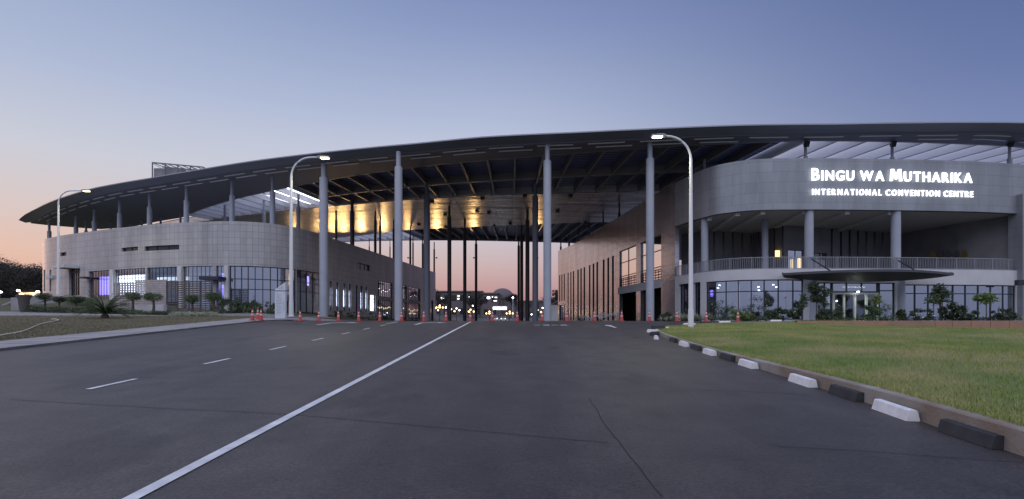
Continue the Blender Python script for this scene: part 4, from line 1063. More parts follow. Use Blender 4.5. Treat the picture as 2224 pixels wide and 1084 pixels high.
# ================================================================== WHEEL STOPS along the kerb
def make_stop(m, cat_label):
    b = MB(); Lh = .38
    pr_ = [(-.085,0),(.085,0),(.05,.135),(.035,.146),(-.035,.146),(-.05,.135)]
    def sec(x, s=1): return [(x, y, z) for y, z in pr_]
    A, B_ = sec(-Lh), sec(Lh)
    b.poly([A[0],A[5],A[4],A[3],A[2],A[1]]); b.poly(B_)
    for k in range(6): b.poly([A[k], A[(k+1) % 6], B_[(k+1) % 6], B_[k]])
    o = b.build('wheel_stop', m, None); bv = o.modifiers.new('bevel', 'BEVEL'); bv.width = .008; bv.segments = 2; return o
sw = make_stop('stop_white', ''); sb = make_stop('stop_black', '')
STOPS = [(5.78,'b','nearest black wheel stop, at the bottom right corner of the photo'),(7.0,'w','nearest and largest white wheel stop along the kerb'),(8.25,'b','second nearest black wheel stop, scuffed at one end'),
 (9.5,'w','second nearest white wheel stop, against the stained brown kerb'),(11.9,'w','third nearest white wheel stop along the straight kerb'),(13.3,'b','third nearest black wheel stop, between two white ones'),
 (14.5,'w','fourth nearest white wheel stop along the straight kerb'),(15.9,'b','fourth nearest black wheel stop, seen nearly end on'),(17.1,'w','fifth nearest white wheel stop, just before the kerb bends'),
 (18.8,'b','fifth nearest black wheel stop, only its dark end showing')]
def kerb_face(Y):
    for i in range(len(KBs)-1):
        if KBs[i][1] <= Y <= KBs[i+1][1]:
            t = (Y-KBs[i][1])/max(1e-6, KBs[i+1][1]-KBs[i][1]); return KBs[i][0]+(KBs[i+1][0]-KBs[i][0])*t
    return KBs[-1][0]
uw = ub = False
def put(kind, x, y, rz, lab, z=None, rx_=0, ry=0):
    global uw, ub
    if kind == 'w': o = sw if not uw else sw.copy(); first = not uw; uw = True
    else: o = sb if not ub else sb.copy(); first = not ub; ub = True
    if not first: COL.objects.link(o)
    o.location = (x, y, (g(x, y)+.005) if z is None else z); o.rotation_euler = (rx_, ry, rz); tag(o, lab, 'wheel stop', 'black and white wheel stops along the island kerb')
for D, k, lab in STOPS:
    x = kerb_face(D)-(.11 if k == 'w' else .05); x2 = kerb_face(D+.4)-(.11 if k == 'w' else .05); x1 = kerb_face(D-.4)-(.11 if k == 'w' else .05); put(k, x, D, math.atan2(.8, x2-x1)+random.uniform(-.02,.02), (('white' if k == 'w' else 'black')+' ' if False else '')+lab, rx_=0, ry=-R(2.5))
def pxr(px, py): D = 1779/(py-647.6); return (px-CX)/F*D, D
for px, py, k, rz, lab, dz in ((1425,737,'w',1.35,'white wheel stop lying in front of the pile at the kerb tip',0),(1422,728,'b',.9,'black wheel stop tipped at the left of the pile at the kerb tip',0),
    (1418,722.5,'w',1.9,'chipped white wheel stop lying behind the pile at the kerb tip',0),(1430,722,'b',.5,'black wheel stop stacked on top of the pile at the kerb tip',.17),
    (1433,727.5,'b',.3,'broken black wheel stop at the bottom of the pile at the kerb tip',0),
    (1442,716.5,'w',.75,'white wheel stop on the far side of the kerb tip, left of the dark one',0),(1468,709.5,'b',.45,'dark wheel stop behind the kerb tip, left of the right lamp pole',0),
    (1497,707.5,'w',.3,'white wheel stop behind the right street lamp pole',0),(1534,703.5,'b',.22,'dark wheel stop at the foot of the second cone from the right',0),
    (1574,702.2,'w',.2,'white wheel stop on the far kerb left of the rightmost cone',0),(1685,699.6,'w',.05,'long white wheel stop farthest right behind the lawn',0)):
    x, y = pxr(px, py) if py > 701 else ((px-CX)/F*34.5, 34.5)
    put(k, x, y, rz, lab, g(x, y)+.005+dz)
# low stone edging beyond the lawn
b = MB(); W0 = [(17.6,31.6),(19.5,30.2),(21.5,28.0),(23.6,25.2),(26,22.5),(31,18.5)]; Ws = catmull(W0, 5)
for i in range(len(Ws)-1):
    p, q = Vector(Ws[i]), Vector(Ws[i+1]); d = q-p; 
    b.bar((p.x, p.y, 1.37), (q.x-d.x*.02, q.y-d.y*.02, 1.37), .35, .46+.02*(i % 3 == 0))
tag(b.build('stone_edging', 'stone_red', None), 'low reddish stone edging wall behind the right lawn', 'low wall')
# planting bed between the road and the hall
b = MB(); fb = [(14,43.6),(16.5,41.5),(20,40.4),(26,39.8),(31,38.5),(30,31.6),(33,24),(60,20),(70,60),(44,47.5),(30,46.2),(22,46.2),(17.5,47.2)]
def interp_z(x, y): return 1.62
b.poly([(x, y, 1.60) for x, y in [(16.4,44.6),(17.5,42.4),(21,41.0),(27,40.6),(44,40.6),(60,44),(60,52),(44,46.9),(30,46.2),(22.5,46.2),(19,46.6)]])
struct('planting_bed', b, 'soil_grass')
b = MB(); b.poly([(x, y, 1.565) for x, y in [(17.9,31.9),(19.9,30.4),(21.9,28.2),(24,25.4),(26.4,22.7),(31.4,18.7),(60,18),(60,40),(30,40.2),(20.5,38.8)]])
struct('planting_bed', b, 'soil_grass')
# white hose on the left lawn
hp = []
for px, py in ((-30,741),(15,733),(45,727),(66,719),(80,712),(98,706),(118,702),(127,699.5),(122,697.6),(112,697.2)):
    D = 1779/(py-647.6)*1.0; x = (px-CX)/F*D; hp.append((x, D))
hp = catmull(hp, 4); b = MB(); b.tube([(x, y, g(x, y)+.14) for x, y in hp], .022, 6); tag(b.build('garden_hose', 'hose', None, True), 'pale garden hose snaking over the brown lawn', 'hose')

# ================================================================== PLANTS
def leaves(centres, radii, n, size, m, name, parent, aspect=.45, droop=0., hollow=.55, seed=None):
    """many small leaf faces scattered through the outer volume of several clumps"""
    rg = np.random.default_rng(seed if seed is not None else random.randint(0, 1 << 30))
    C_ = np.array(centres); Rr = np.array(radii, dtype=float)
    if Rr.ndim == 1: Rr = np.stack([Rr, Rr, Rr*.8], 1)
    wts = Rr.prod(1)**.67; idx = rg.choice(len(C_), n, p=wts/wts.sum())
    d = rg.normal(size=(n, 3)); d /= np.linalg.norm(d, axis=1)[:, None]
    rad = (hollow+(1-hollow)*rg.random(n))*(1+.22*rg.normal(size=n)*.5)
    P = C_[idx]+d*Rr[idx]*rad[:, None]
    a = rg.normal(size=(n, 3)); a[:, 2] = a[:, 2]*.6-droop; a /= np.linalg.norm(a, axis=1)[:, None]
    b_ = np.cross(a, rg.normal(size=(n, 3))); b_ /= np.linalg.norm(b_, axis=1)[:, None]+1e-9
    sz = size*rg.uniform(.6, 1.3, n)[:, None]
    V = np.stack([P-a*sz, P-b_*sz*aspect, P+a*sz, P+b_*sz*aspect], 1).reshape(-1, 3)
    me = bpy.data.meshes.new(name); me.from_pydata(V.tolist(), [], np.arange(4*n).reshape(-1, 4).tolist()); me.materials.append(MATS[m])
    o = bpy.data.objects.new(name, me); COL.objects.link(o)
    if parent is not None: o.parent = parent; o.matrix_parent_inverse = Matrix.Translation(-world_loc(parent))
    return o
def blobs(c, rx_, ry, rz, k, r0, r1):
    out, rr = [], []
    for _ in range(k):
        a = random.uniform(0, 2*math.pi); u = random.random()**.5; v = random.uniform(-1, 1)
        s_ = math.sqrt(max(0, 1-v*v*.8)); out.append((c[0]+rx_*u*s_*math.cos(a), c[1]+ry*u*s_*math.sin(a), c[2]+rz*v)); rr.append(random.uniform(r0, r1))
    return out, rr
def tree(label, x, y, z0, h, cr, m='leaf_dark', n=2500, sz=.12, name='tree', cat='tree', group=None, trunk=.35, tr=None, k=14, flat=1.0, solid=None):
    t = thing(name, label, cat, (x, y, z0), group); tr = tr or h*.022
    b = MB(); lean = random.uniform(-.03, .03)*h; top = (x+lean, y, z0+h*.75); b.tube([(x,y,z0-.2),(x+lean*.3,y,z0+h*trunk),top], [tr, tr*.75, tr*.2], 8)
    cs, rs = blobs((x+lean, y, z0+h*(trunk+(1-trunk)/2)), cr*.72, cr*.72, h*(1-trunk)/2*.72*flat, k, cr*.28, cr*.48)
    for c in cs[:8]:
        q = Vector((x+lean*.5, y, z0+h*(trunk+.08))); b.tube([tuple(q), tuple(q.lerp(Vector(c), .55)+Vector((0,0,-.02*h))), c], [tr*.5, tr*.3, tr*.1], 5)
    b.build('trunk', 'bark', t, True); leaves(cs, rs, n, sz, m, 'crown', t); return t
def shrub(label, px, D, w_, h, m='leaf_dark', n=900, sz=.07, name='shrub', z0=None, group=None, flowers=None, k=7, cat='shrub', dep=None):
    p = gp(px, D) if z0 is None else Vector(((px-CX)/F*D, D, z0)); t = thing(name, label, cat, tuple(p), group)
    cs, rs = blobs((p.x, p.y, p.z+h*.42), w_*.42, (dep or w_)*.32, h*.36, k*2, min(w_, h)*.12, min(w_, h)*.27)
    sz *= random.uniform(.6, 1.45); leaves(cs, rs, int(n*1.3), sz, m, 'foliage', t, aspect=random.choice((.2,.35,.5)), hollow=.1, droop=random.choice((-.6,0,.3)))
    b = MB()
    for c in cs[:5]: b.tube([(p.x+random.uniform(-.1,.1), p.y, p.z-.05), c], [.03, .01], 5)
    b.build('stem', 'bark', t)
    if flowers: leaves(cs, [r*1.1 for r in rs], flowers[1], .035, flowers[0], 'flowers', t, 1.0, hollow=.9)['kind'] = 'stuff'
    return t
def agave(label, px, D, z0, r, n, m='leaf_pale', name='agave', lw_=.035, group=None):
    x = (px-CX)/F*D; b = MB()
    for k in range(n):
        a = random.uniform(0, 2*math.pi); el = random.uniform(.55, 1.35); L_ = r*random.uniform(.7, 1.1); w_ = lw_*random.uniform(.8, 1.2)
        d = Vector((math.cos(a), math.sin(a), 0)); s_ = Vector((-d.y, d.x, 0)); P = []
        for i in range(5):
            t = i/4; P.append((Vector((x, D, z0))+d*(L_*t*math.cos(el))+Vector((0,0,L_*math.sin(el)*t-.18*L_*t*t)), w_*(1-t)**.6*(.6+t if t < .4 else 1)))
        for (p, wa), (q, wb) in zip(P[:-1], P[1:]): b.poly([p-s_*wa, p+s_*wa, q+s_*wb, q-s_*wb])
    return tag(b.build(name, m, None), label, 'plant', group)
# palm on the left lawn
def palm(label, px, D, h, fr_, z0=None, n=26, stemh=.5):
    p = gp(px, D); z0 = p.z+.1; t = thing('palm', label, 'palm tree', (p.x, D, z0)); b = MB()
    b.tube([(p.x,D,z0-.1),(p.x,D,z0+stemh*.6),(p.x,D,z0+stemh)], [.24,.26,.14], 10); b.build('trunk', 'bark', t, True)
    for k in range(n):
        a = 2*math.pi*k/n*2.4+random.uniform(-.2,.2); el = random.uniform(.35, 1.5); L_ = fr_*random.uniform(.8, 1.05); d = Vector((math.cos(a), math.sin(a), 0)); b = MB(); sp = []
        for i in range(13):
            u = i/12; sp.append(Vector((p.x, D, z0+stemh))+d*(L_*u*math.cos(el*(1-.25*u)))+Vector((0,0,L_*u*math.sin(el)-.62*L_*u*u*math.cos(el)-.12*L_*u*u)))
        b.tube(sp, [.028*(1-i/14) for i in range(13)], 5); s_ = Vector((-d.y, d.x, 0))
        for i in range(2, 52):
            u = i/52; j = min(11, int(u*12)); q = sp[j].lerp(sp[j+1], u*12-j); ll = .42*math.sin(math.pi*min(1, u*.9+.12))**.6
            for sg_ in (1, -1):
                e = q+s_*sg_*ll*.75+d*ll*.55+Vector((0,0,ll*.25)); b.poly([q, q+d*.025, e])
        b.build('frond', 'leaf_mid', t)
    return t
palm('bushy young palm with feathery fronds on the brown lawn', 228, 38.5, 2, 2.35, n=56, stemh=.32)
# mushroom-shaped clipped trees with their beds, left
for px, D, s_, lab in ((97,52,1.5,'clipped mushroom-shaped shrub below the far left corner of the tiled wing'),(128,51.5,1.25,'clipped mushroom-shaped shrub at the foot of the far left street lamp'),(165,51,1.35,'flat clipped shrub before the grey canopied side door'),
    (288,47.5,1.75,'clipped ball tree just right of the palm, before the white lattice'),(333,46.5,1.7,'clipped mushroom tree in front of the pale timber screen'),(417,45,1.5,'clipped round tree before the dark timber screen'),(464,44.2,1.7,'clipped ball tree standing at the right end of the screens')):
    p = gp(px, D); zz = p.z+(.3 if px > 200 else 0); t = thing('topiary', lab, 'topiary', (p.x, D, zz), 'clipped topiary along the planting bed'); b = MB()
    b.tube([(p.x,D,zz-.3),(p.x+.05,D,zz+s_*.35),(p.x,D,zz+s_*.72)], [.14*s_*.6,.10*s_*.6,.08], 8); b.build('trunk', 'bark', t, True)
    leaves([(p.x, D, zz+s_*.82)]+[(p.x+random.uniform(-.3,.3)*s_, D+random.uniform(-.3,.3), zz+s_*random.uniform(.75,.9)) for _ in range(4)], [(.46*s_,.46*s_,.27*s_)]+[(.26*s_,.26*s_,.19*s_)]*4, 3200, .045, 'leaf_mid' if px > 200 else 'leaf_dark', 'crown', t)
# hedges and ground cover in the left bed
def hedge(label, x0, x1, D0, D1, h, dep, m='leaf_dark', n=4000, sz=.07, z_off=0.):
    cs, rs = [], []
    for k in range(int(abs(x1-x0)/7)+2):
        u = k/(int(abs(x1-x0)/7)+1); D = D0+(D1-D0)*u; px = x0+(x1-x0)*u; p = gp(px, D); cs.append((p.x, D+random.uniform(-.1,.1), p.z+h*.5+z_off)); rs.append((.55, dep*.5, h*random.uniform(.45,.62)))
    return tag(leaves(cs, rs, n, sz, m, 'hedge', None, hollow=.5), label, 'hedge')
hedge('long low clipped hedge along the path at the far left', 58, 205, 49.5, 48, .75, 1.2)
hedge('low dark hedge behind the palm', 205, 300, 47.8, 46.2, .6, 1.3, n=2500)
hedge('low green hedge below the pale timber screen', 288, 330, 45.5, 45, .45, 1.0, 'leaf_mid', 1500)
hedge('dark reddish low shrubs below the timber screens', 330, 366, 45, 44.2, .5, 1.0, 'leaf_dark', 1500)
hedge('silvery green ground cover in the bed below the dark screen', 382, 462, 44.2, 43, .42, 1.4, 'leaf_pale', 4200, .06)
hedge('green bank of plants before the left end of the tiled wing', 150, 205, 55, 53, .9, 1.4, 'leaf_mid', 2500)
for i, (px, D, w_, h, m_, lab) in enumerate(((492,49,2.4,1.9,'leaf_dark','dark bush right of the purple lit door'),(520,49.5,2.2,1.6,'leaf_dark','dark bush before the left panes of the curved glass'),(545,50,2.6,1.7,'leaf_dark','dark spreading bush behind the leftmost cone'),
    (575,50.5,2.0,1.5,'leaf_dark','dark bush behind the trio of cones'),(603,50,1.6,1.3,'leaf_dark','dark bush behind the direction sign'),(473,46.8,1.6,1.1,'leaf_mid','green shrub under the ball tree right of the screens'))):
    shrub(lab, px, D, w_, h, m_, 1400, .09)
for px, lab in ((506,'spiky plant before the left edge of the curved glass'),(532,'spiky plant in the bed before the curved glass'),(560,'spiky plant behind the three cones'),(588,'spiky plant left of the direction sign')): agave(lab, px, 48, gp(px, 48).z+.2, 1.1, 34, 'leaf_mid')
# shrubs in front of the passage wall of the left wing
for px, D, w_, h, fl, lab in ((735,62,1.6,.9,None,'low dark shrub below the first lit slot windows'),(741,57,.9,1.1,('flower_white',20),'small flowering shrub above the cone by the lit slots'),(765,66,2.2,.8,None,'low shrub below the middle slot windows'),
    (802,66,3.0,1.35,('flower_white',170),'bush of white flowers below the brightest lit doorway'),(835,70,2.6,.7,('flower_white',50),'low flowering shrub left of the second tall column'),(905,84,2.6,.6,None,'low dark shrubs at the far foot of the left wing')):
    shrub(lab, px, D, w_, h, 'leaf_dark', 900, .08, flowers=fl)
# low wall segment behind the bed
# planting by the drum
ZB2 = 1.6
for k, px in enumerate((1436,1447,1459,1471,1484,1497,1509,1521,1533,1545)):
    agave(('pale striped agave clump, number %s from the left in the row before the drum' % ['one','two','three','four','five','six','seven','eight','nine','ten'][k]), px, 44.2-.3*(k % 2), ZB2-.05, 1.05 if px > 1465 else .6, 46, group='pale agaves in front of the drum')
SH = [(1450,45.5,1.8,.9,'leaf_dark',None,'small dark shrub at the foot of the pink stone pier'),(1566,42.5,2.2,2.35,'leaf_dark',('flower_white',60),'tall loose bush dotted with white flowers right of the agaves'),(1597,41.5,1.5,1.15,'leaf_lime',None,'bright lime green clipped shrub behind the rightmost cone'),
 (1645,42,3.3,2.3,'leaf_dark',('flower_white',14),'large dark spreading bush before the drum windows'),(1620,41,1.6,.8,'leaf_lime',None,'low lime green shrub beside the large dark bush'),(1697,41.5,2.6,1.25,'leaf_dark',('flower_white',18),'rounded low bush under the red flower stalk'),
 (1790,41,1.2,1.1,'leaf_dark',('flower_white',16),'low leafy plant left of the entrance doors'),(1817,41,1.2,1.5,'leaf_dark',('flower_white',12),'dark shrub overlapping the left door frame'),(1893,41,1.6,1.5,'leaf_mid',None,'leafy shrub overlapping the right door frame'),
 (1925,41,1.7,2.0,'leaf_dark',('flower_white',10),'tall leafy shrub left of the second entrance pier'),(1958,41,.8,1.0,'leaf_dark',None,'small dark plant at the foot of the second entrance pier'),(2003,40.5,2.0,1.2,'leaf_dark',('flower_white',40),'shrub with pale flowers left of the round dark tree'),
 (2072,40.5,2.2,1.6,'leaf_dark',('flower_white',20),'dark shrub right of the round dark tree'),(2100,40.5,1.9,1.0,'leaf_dark',('flower_white',12),'low dark shrub left of the young tree'),(2180,40,2.2,1.2,'leaf_dark',None,'dark shrub under the last windows at right')]
for px, D, w_, h, m_, fl, lab in SH: shrub(lab, px, D, w_, h, m_, 1500, .075, z0=ZB2, flowers=fl, k=9)
tree('small round-headed tree left of the entrance doors', 1773/F*0+(1773-CX)/F*41.5, 41.5, ZB2, 3.3, 1.0, 'leaf_dark', 2600, .08, trunk=.38, name='small_tree', group=None, tr=.05)
tree('small dark round tree before the right-hand windows', (2046-CX)/F*41, 41, ZB2, 3.0, .95, 'leaf_dark', 2400, .08, trunk=.42, name='small_tree', tr=.05)
tree('thin pale green sapling before the last pane of the left drum windows', (1741-CX)/F*42.5, 42.5, ZB2, 2.4, .6, 'leaf_mid', 900, .07, trunk=.35, name='small_tree', tr=.03)
tree('young yellow green tree with drooping leaves near the right edge', (2142-CX)/F*40.5, 40.5, ZB2, 2.2, .85, 'leaf_lime', 420, .12, trunk=.62, name='small_tree', tr=.04)
tree('thin bare-stemmed tree before the right windows', (2028-CX)/F*40.2, 40.2, ZB2, 2.0, .7, 'leaf_mid', 260, .10, trunk=.7, name='small_tree', tr=.035)
tree('young tree with yellow green leaves before the right door leaf', (1902-CX)/F*40.8, 40.8, ZB2, 2.1, .55, 'leaf_lime', 300, .11, trunk=.55, name='small_tree', tr=.03)
b = MB(); x = (1706-CX)/F*41; b.tube([(x,41,ZB2),(x+.05,41,ZB2+1.3),(x,41,ZB2+1.85)], .012, 5); fs = tag(b.build('flower_stalk', 'leaf_mid', None), 'thin stalk with one red flower before the drum windows', 'flower')
leaves([(x, 41, ZB2+1.88)], [.07], 40, .05, 'flower_red', 'bloom', fs)
agave('small pale tuft at the right edge before the end pier', 2216, 39, ZB2, .6, 26)
tag(leaves([((px-CX)/F*34.0, 34.0, 1.57) for px in range(1735, 1850, 9)], [(.5,.4,.09)]*13, 2600, .04, 'leaf_lime', 'low_hedge', None), 'thin bright strip of ground cover beyond the lawn crest', 'ground cover')

# timber screens on the left
def slats(name, label, x0, x1, D0, D1, zb, zt, n, m, post='wood_dark', th=.05, gap=.4, np_=4):
    t = thing(name, label, 'timber screen', tuple(at((x0+x1)/2, 690, (D0+D1)/2).to_2d())+(zb,)); a, c = at(x0, 600, D0), at(x1, 600, D1); hh = (zt-zb)/n
    b = MB()
    for k in range(n): z = zb+hh*(k+.5); b.bar((a.x, a.y, z), (c.x, c.y, z), th, hh*(1-gap))
    b.build('slats', m, t); 
    for k in range(np_+1):
        u = k/np_; q = a.lerp(c, u); b = MB(); b.box((q.x, q.y+.07, (zb+zt)/2), (.1, .08, zt-zb)); b.build('post', post, t)
    return t
slats('timber_screen', 'light slatted lattice screen before the white lit shop', 247, 294, 50, 49.3, 2.4, at(270, 613, 49.6).z, 13, 'wood_pale', 'wood_pale', gap=.45, np_=8)
slats('timber_screen', 'pale close boarded screen in the middle of the left wing front', 294, 361, 49.2, 48.6, 3.1, at(320, 608, 49).z, 14, 'wood_pale', 'wood_pale', gap=.12, np_=3)
slats('timber_screen', 'dark slatted screen right of the pale boarded one', 361, 459, 48.6, 47.4, 2.5, at(400, 610, 48).z, 14, 'wood_dark', gap=.42, np_=4)
b = MB(); a, c = at(296, 690, 48.9), at(360, 690, 48.4); b.bar((a.x, a.y, 2.75), (c.x, c.y, 2.75), .5, .75); tag(b.build('planter_wall', 'plaster', None), 'pale plinth under the close boarded timber screen', 'low wall')
# retaining walls and ramp at far left
b = MB(); a, c = at(40, 650, 54), at(122, 650, 55.5); b.bar((a.x, a.y, 3.0), (c.x, c.y, 3.0), .3, 2.6); tag(b.build('retaining_wall', 'concrete', None), 'plain concrete retaining wall left of the tiled wing', 'low wall')
b = MB(); a = at(44, 655, 51.5); b.box((a.x, a.y, 2.9), (1.5, .4, 2.1)); tag(b.build('wall_pier', 'concrete', None), 'pale concrete pier at the end of the ramp wall, far left', 'wall pier')
b = MB(); a, c = at(-60, 692, 52), at(34, 652, 55); b.bar((a.x, a.y, a.z), (c.x, c.y, c.z), .3, .14); b.bar((a.x, a.y+1.5, a.z+.2), (c.x, c.y+1.5, c.z+.15), .3, .14)
tag(b.build('ramp_kerb', 'concrete', None), 'sloping concrete ramp edges at the left border of the photo', 'ramp edge')
b = MB(); a, c = at(66, 662, 51), at(150, 640, 54); b.bar((a.x, a.y, a.z), (c.x, c.y, c.z), .2, .12); tag(b.build('stair_edge', 'concrete', None), 'pale sloping stair edge rising to the canopied side door', 'stair edge')
b = MB(); p = gp(52, 49.5); b.lathe((p.x, p.y, p.z), [(.28,0),(.36,.4),(.45,1.3),(.62,1.7),(.5,1.75)], 14); tag(b.build('dark_urn', 'wood_dark', None, True), 'tall dark tapering planter beside the pale pier, far left', 'planter')

# ================================================================== BACKGROUND beyond the arch
D = 235.
def far_building(label, x0, x1, yt, D, dep, lit_, name='far_building', m='far_wall', rows_=2):
    t = thing(name, label, 'building', tuple(at((x0+x1)/2, 690, D))); a, c = at(x0, yt, D), at(x1, yt, D); z0 = 2.5; zt = a.z; b = MB(); b.box(((a.x+c.x)/2, D+dep/2, (z0+zt)/2), (c.x-a.x, dep, zt-z0)); b.build('wall', m, t)
    b = MB(); b.box(((a.x+c.x)/2, D+dep/2, zt+.25), (c.x-a.x+1.2, dep+1.2, .5)); b.build('roof', 'far_roof', t)
    hh = (zt-z0)/rows_; n = max(2, int((c.x-a.x)/3.6))
    for r_ in range(rows_):
        for k in range(n):
            b = MB(); x = a.x+(k+.5)*(c.x-a.x)/n; b.box((x, D-.03, z0+hh*(r_+.55)), (1.9, .1, hh*.42)); b.build('window', 'slot_dark', t)
    for px, py, w_, h_, mm in lit_:
        q = at(px, py, D); b = MB(); b.box((q.x, D-.1, q.z), (w_/F*D, .12, h_/F*D)); b.build('window', mm, t)
    return t
far_building('long dark building with a few lit windows behind the left passage columns', 943, 1046, 634, D, 14, [(961,648,8,4,'window_white'),(996,643,5,3,'window_warm'),(995.5,649,4,3,'window_white'),(1019,645,2,2,'window_white')])
far_building('lower dark building with lit windows left of the domed hall', 1046, 1082, 638, D-4, 12, [(1061,647,6,4,'panel_white'),(1069.5,645,2.5,2,'window_white'),(1077,646,5,2,'window_white'),(1075.5,653.5,7,2,'window_white'),(1050,656,2,1.6,'window_white')])
dh = thing('domed_hall', 'dark round hall with a large shallow dome on the skyline through the arch', 'building', tuple(at(1092, 690, D+6)))
c = at(1091, 660, D+6); r = 26/F*D; zt = at(1091, 625, D+6).z; zb = at(1091, 647, D+6).z; b = MB()
b.lathe((c.x, c.y+4, zb), [(r*math.cos(R(a)), (zt-zb)*math.sin(R(a))) for a in range(0, 91, 9)], 36); b.build('dome', 'dome', dh, True)
b = MB(); b.lathe((c.x, c.y+4, 2.5), [(r*1.2,0),(r*1.2,zb-3.2),(r*1.28,zb-3.1),(r*1.28,zb-2.5),(r*.9,zb-2.3)], 36); b.build('drum', 'far_wall', dh)
b = MB(); q = at(1076, 640, D+2); b.box((q.x, q.y, q.z-6), (5.5, 6, 12)); b.build('side_block', 'far_wall', dh)
far_building('low dark building between the dark column cluster and the third front column', 1108, 1192, 655, D+10, 14, [], rows_=2)
pw = thing('perimeter_wall', 'pale plain building end between the third front column and the slotted wall', 'building', tuple(at(1196, 690, 150))); a, c = at(1192, 664, 140), at(1216, 655, 140); b = MB(); b.box(((a.x+c.x)/2, 144, 3.6), (c.x-a.x, 8, 4.6)); b.build('wall', 'plaster', pw)
b = MB(); b.bar(tuple(at(1190, 666, 139)), tuple(at(1216, 650, 139)), .4, .3); b.build('coping', 'far_roof', pw)
# gate beam with its white light
gt = thing('entrance_gate', 'lit gate with a broad white light panel far down the drive', 'gate', tuple(at(1086, 690, 200)))
a, c = at(1064, 665, 200), at(1106, 674, 200); b = MB(); b.box(((a.x+c.x)/2, 200, (a.z+c.z)/2+.3), (c.x-a.x, 3, 1.2)); b.build('gate_beam', 'far_wall', gt)
a, c = at(1071, 667, 198), at(1100, 672.5, 198); b = MB(); b.box(((a.x+c.x)/2, 198.3, (a.z+c.z)/2), (c.x-a.x, .2, a.z-c.z)); b.build('light_panel', 'panel_white', gt)
for px in (1066, 1085, 1104):
    a = at(px, 670, 200); b = MB(); b.box((a.x, 200, (a.z+g(a.x, 200))/2), (.5, .5, a.z-g(a.x, 200))); b.build('post', 'far_wall', gt)
# overhead wire barrier
b = MB(); 
for k, (px, yt) in enumerate(((948,656),(980,655),(1010,655),(1062,657),(1089,656),(1118,659))):
    p = at(px, yt, 165); z0 = g(p.x, 165); b.tube([(p.x,165,z0),(p.x,165,p.z+.6)], .07, 6)
for z in (3.5, 6.6): b.bar((at(945,600,165).x,165,z), (at(1200,600,165).x,165,z), .08, .08)
tag(b.build('mesh_fence', 'steel_frame', None), 'tall wire fence with posts across the far end of the drive', 'fence')
# cluster lamps on the far forecourt
def globe_lamp(px, py, D, n, label, r=.34, m='globe_glow', light=True):
    p = at(px, py, D); z0 = g(p.x, D)-.05; t = thing('globe_lamp', label, 'lamp', (p.x, D, z0), 'globe lamps on the far forecourt'); b = MB(); b.tube([(p.x,D,z0),(p.x,D,p.z)], .07, 8)
    pos = [(0,0,.35)]+[(math.cos(2*math.pi*k/max(1,n-1))*.75, math.sin(2*math.pi*k/max(1,n-1))*.75, -.1) for k in range(n-1)] if n > 1 else [(0,0,.2)]
    for q in pos[1:]: b.tube([(p.x,D,p.z-.3),(p.x+q[0],D+q[1],p.z-.1)], .04, 5)
    b.build('pole', 'frame_dark', t)
    for q in pos:
        c_ = MB(); c_.lathe((p.x+q[0], D+q[1], p.z+q[2]-r), [(r*math.sin(math.pi*i/8), r-r*math.cos(math.pi*i/8)) for i in range(9)], 10); c_.build('globe', m, t, True)
GL = [(955,667,120,5,'branched globe lamp right of the left wing end, brightest cluster'),(945,673,130,3,'globe lamp beside the far corner of the left wing'),(968.5,671,128,2,'globe lamp just left of the first dark passage column'),(980,675,118,4,'globe lamp between the first two dark passage columns'),
 (991.5,673,132,2,'white globe lamp standing before the lit windows of the long building'),(1022,676,122,4,'low globe lamp left of the thinnest left passage column'),(1027,667,140,2,'taller globe lamp left of the thinnest left passage column'),(1063,680,126,5,'bright globe lamp left of the lit gate'),
 (1107,680,126,5,'bright globe lamp right of the lit gate'),(1148,682,130,2,'globe lamp seen between the dark right columns'),(1168,677,118,4,'globe lamp between the grey second-row column and the third front column'),(1178.5,672,126,2,'tall globe lamp just left of the third front column'),
 (1232,672,69,0,'')]
for px, py, D, n, lab in GL[:-1]: globe_lamp(px, py, D, n, lab, m='globe_glow' if n != 2 else 'lamp_glow_cold', r=.19 if n > 2 else .17)
for px, py, D, lab in ((1114,647,210,'tall street lamp on the right of the domed hall'),(1195,652,190,'distant street lamp before the tree right of the third front column')):
    p = at(px, py, D); z0 = g(p.x, D); t = thing('distant_lamp', lab, 'lamp', (p.x, D, z0)); b = MB(); b.tube([(p.x,D,z0),(p.x,D,p.z)], .12, 6); b.build('pole', 'pole_paint', t); b = MB(); b.lathe((p.x, D, p.z-.3), [(0,0),(.35,.2),(.4,.4),(.3,.6),(0,.7)], 8); b.build('globe', 'lamp_glow_cold', t, True)
# two cars far away
def car(px, D, label, m='car_white'):
    p = at(px, 690, D); z0 = g(p.x, D); t = thing('parked_car', label, 'car', (p.x, D, z0)); x = p.x
    b = MB(); prof = [(-.85,.3),(.85,.3),(.88,.75),(.80,.95),(.62,1.42),(-.62,1.42),(-.80,.95),(-.88,.75)]
    f0 = [(x+a, D, z0+c) for a, c in prof]; f1 = [(x+a, D+4.2, z0+c) for a, c in prof]; b.poly(f0); b.poly(f1[::-1])
    for k in range(8): b.poly([f0[k], f1[k], f1[(k+1) % 8], f0[(k+1) % 8]])
    b.build('body', m, t); b = MB(); b.poly([(x-.7,D-.02,z0+.98),(x+.7,D-.02,z0+.98),(x+.56,D-.02,z0+1.36),(x-.56,D-.02,z0+1.36)]); b.build('windscreen', 'glass_dark', t)
    for sx in (-1, 1):
        for yy in (.8, 3.4):
            b = MB(); b.tube([(x+sx*.72, D+yy, z0+.32),(x+sx*.9, D+yy, z0+.32)], .32, 14); b.build('wheel', 'tyre', t)
        b = MB(); b.box((x+sx*.62, D-.03, z0+.68), (.3,.06,.16)); b.build('headlight', 'window_white', t)
car(1075, 150, 'pale car parked under the white gate light'); car(1093, 158, 'pale car at the right below the white gate light')
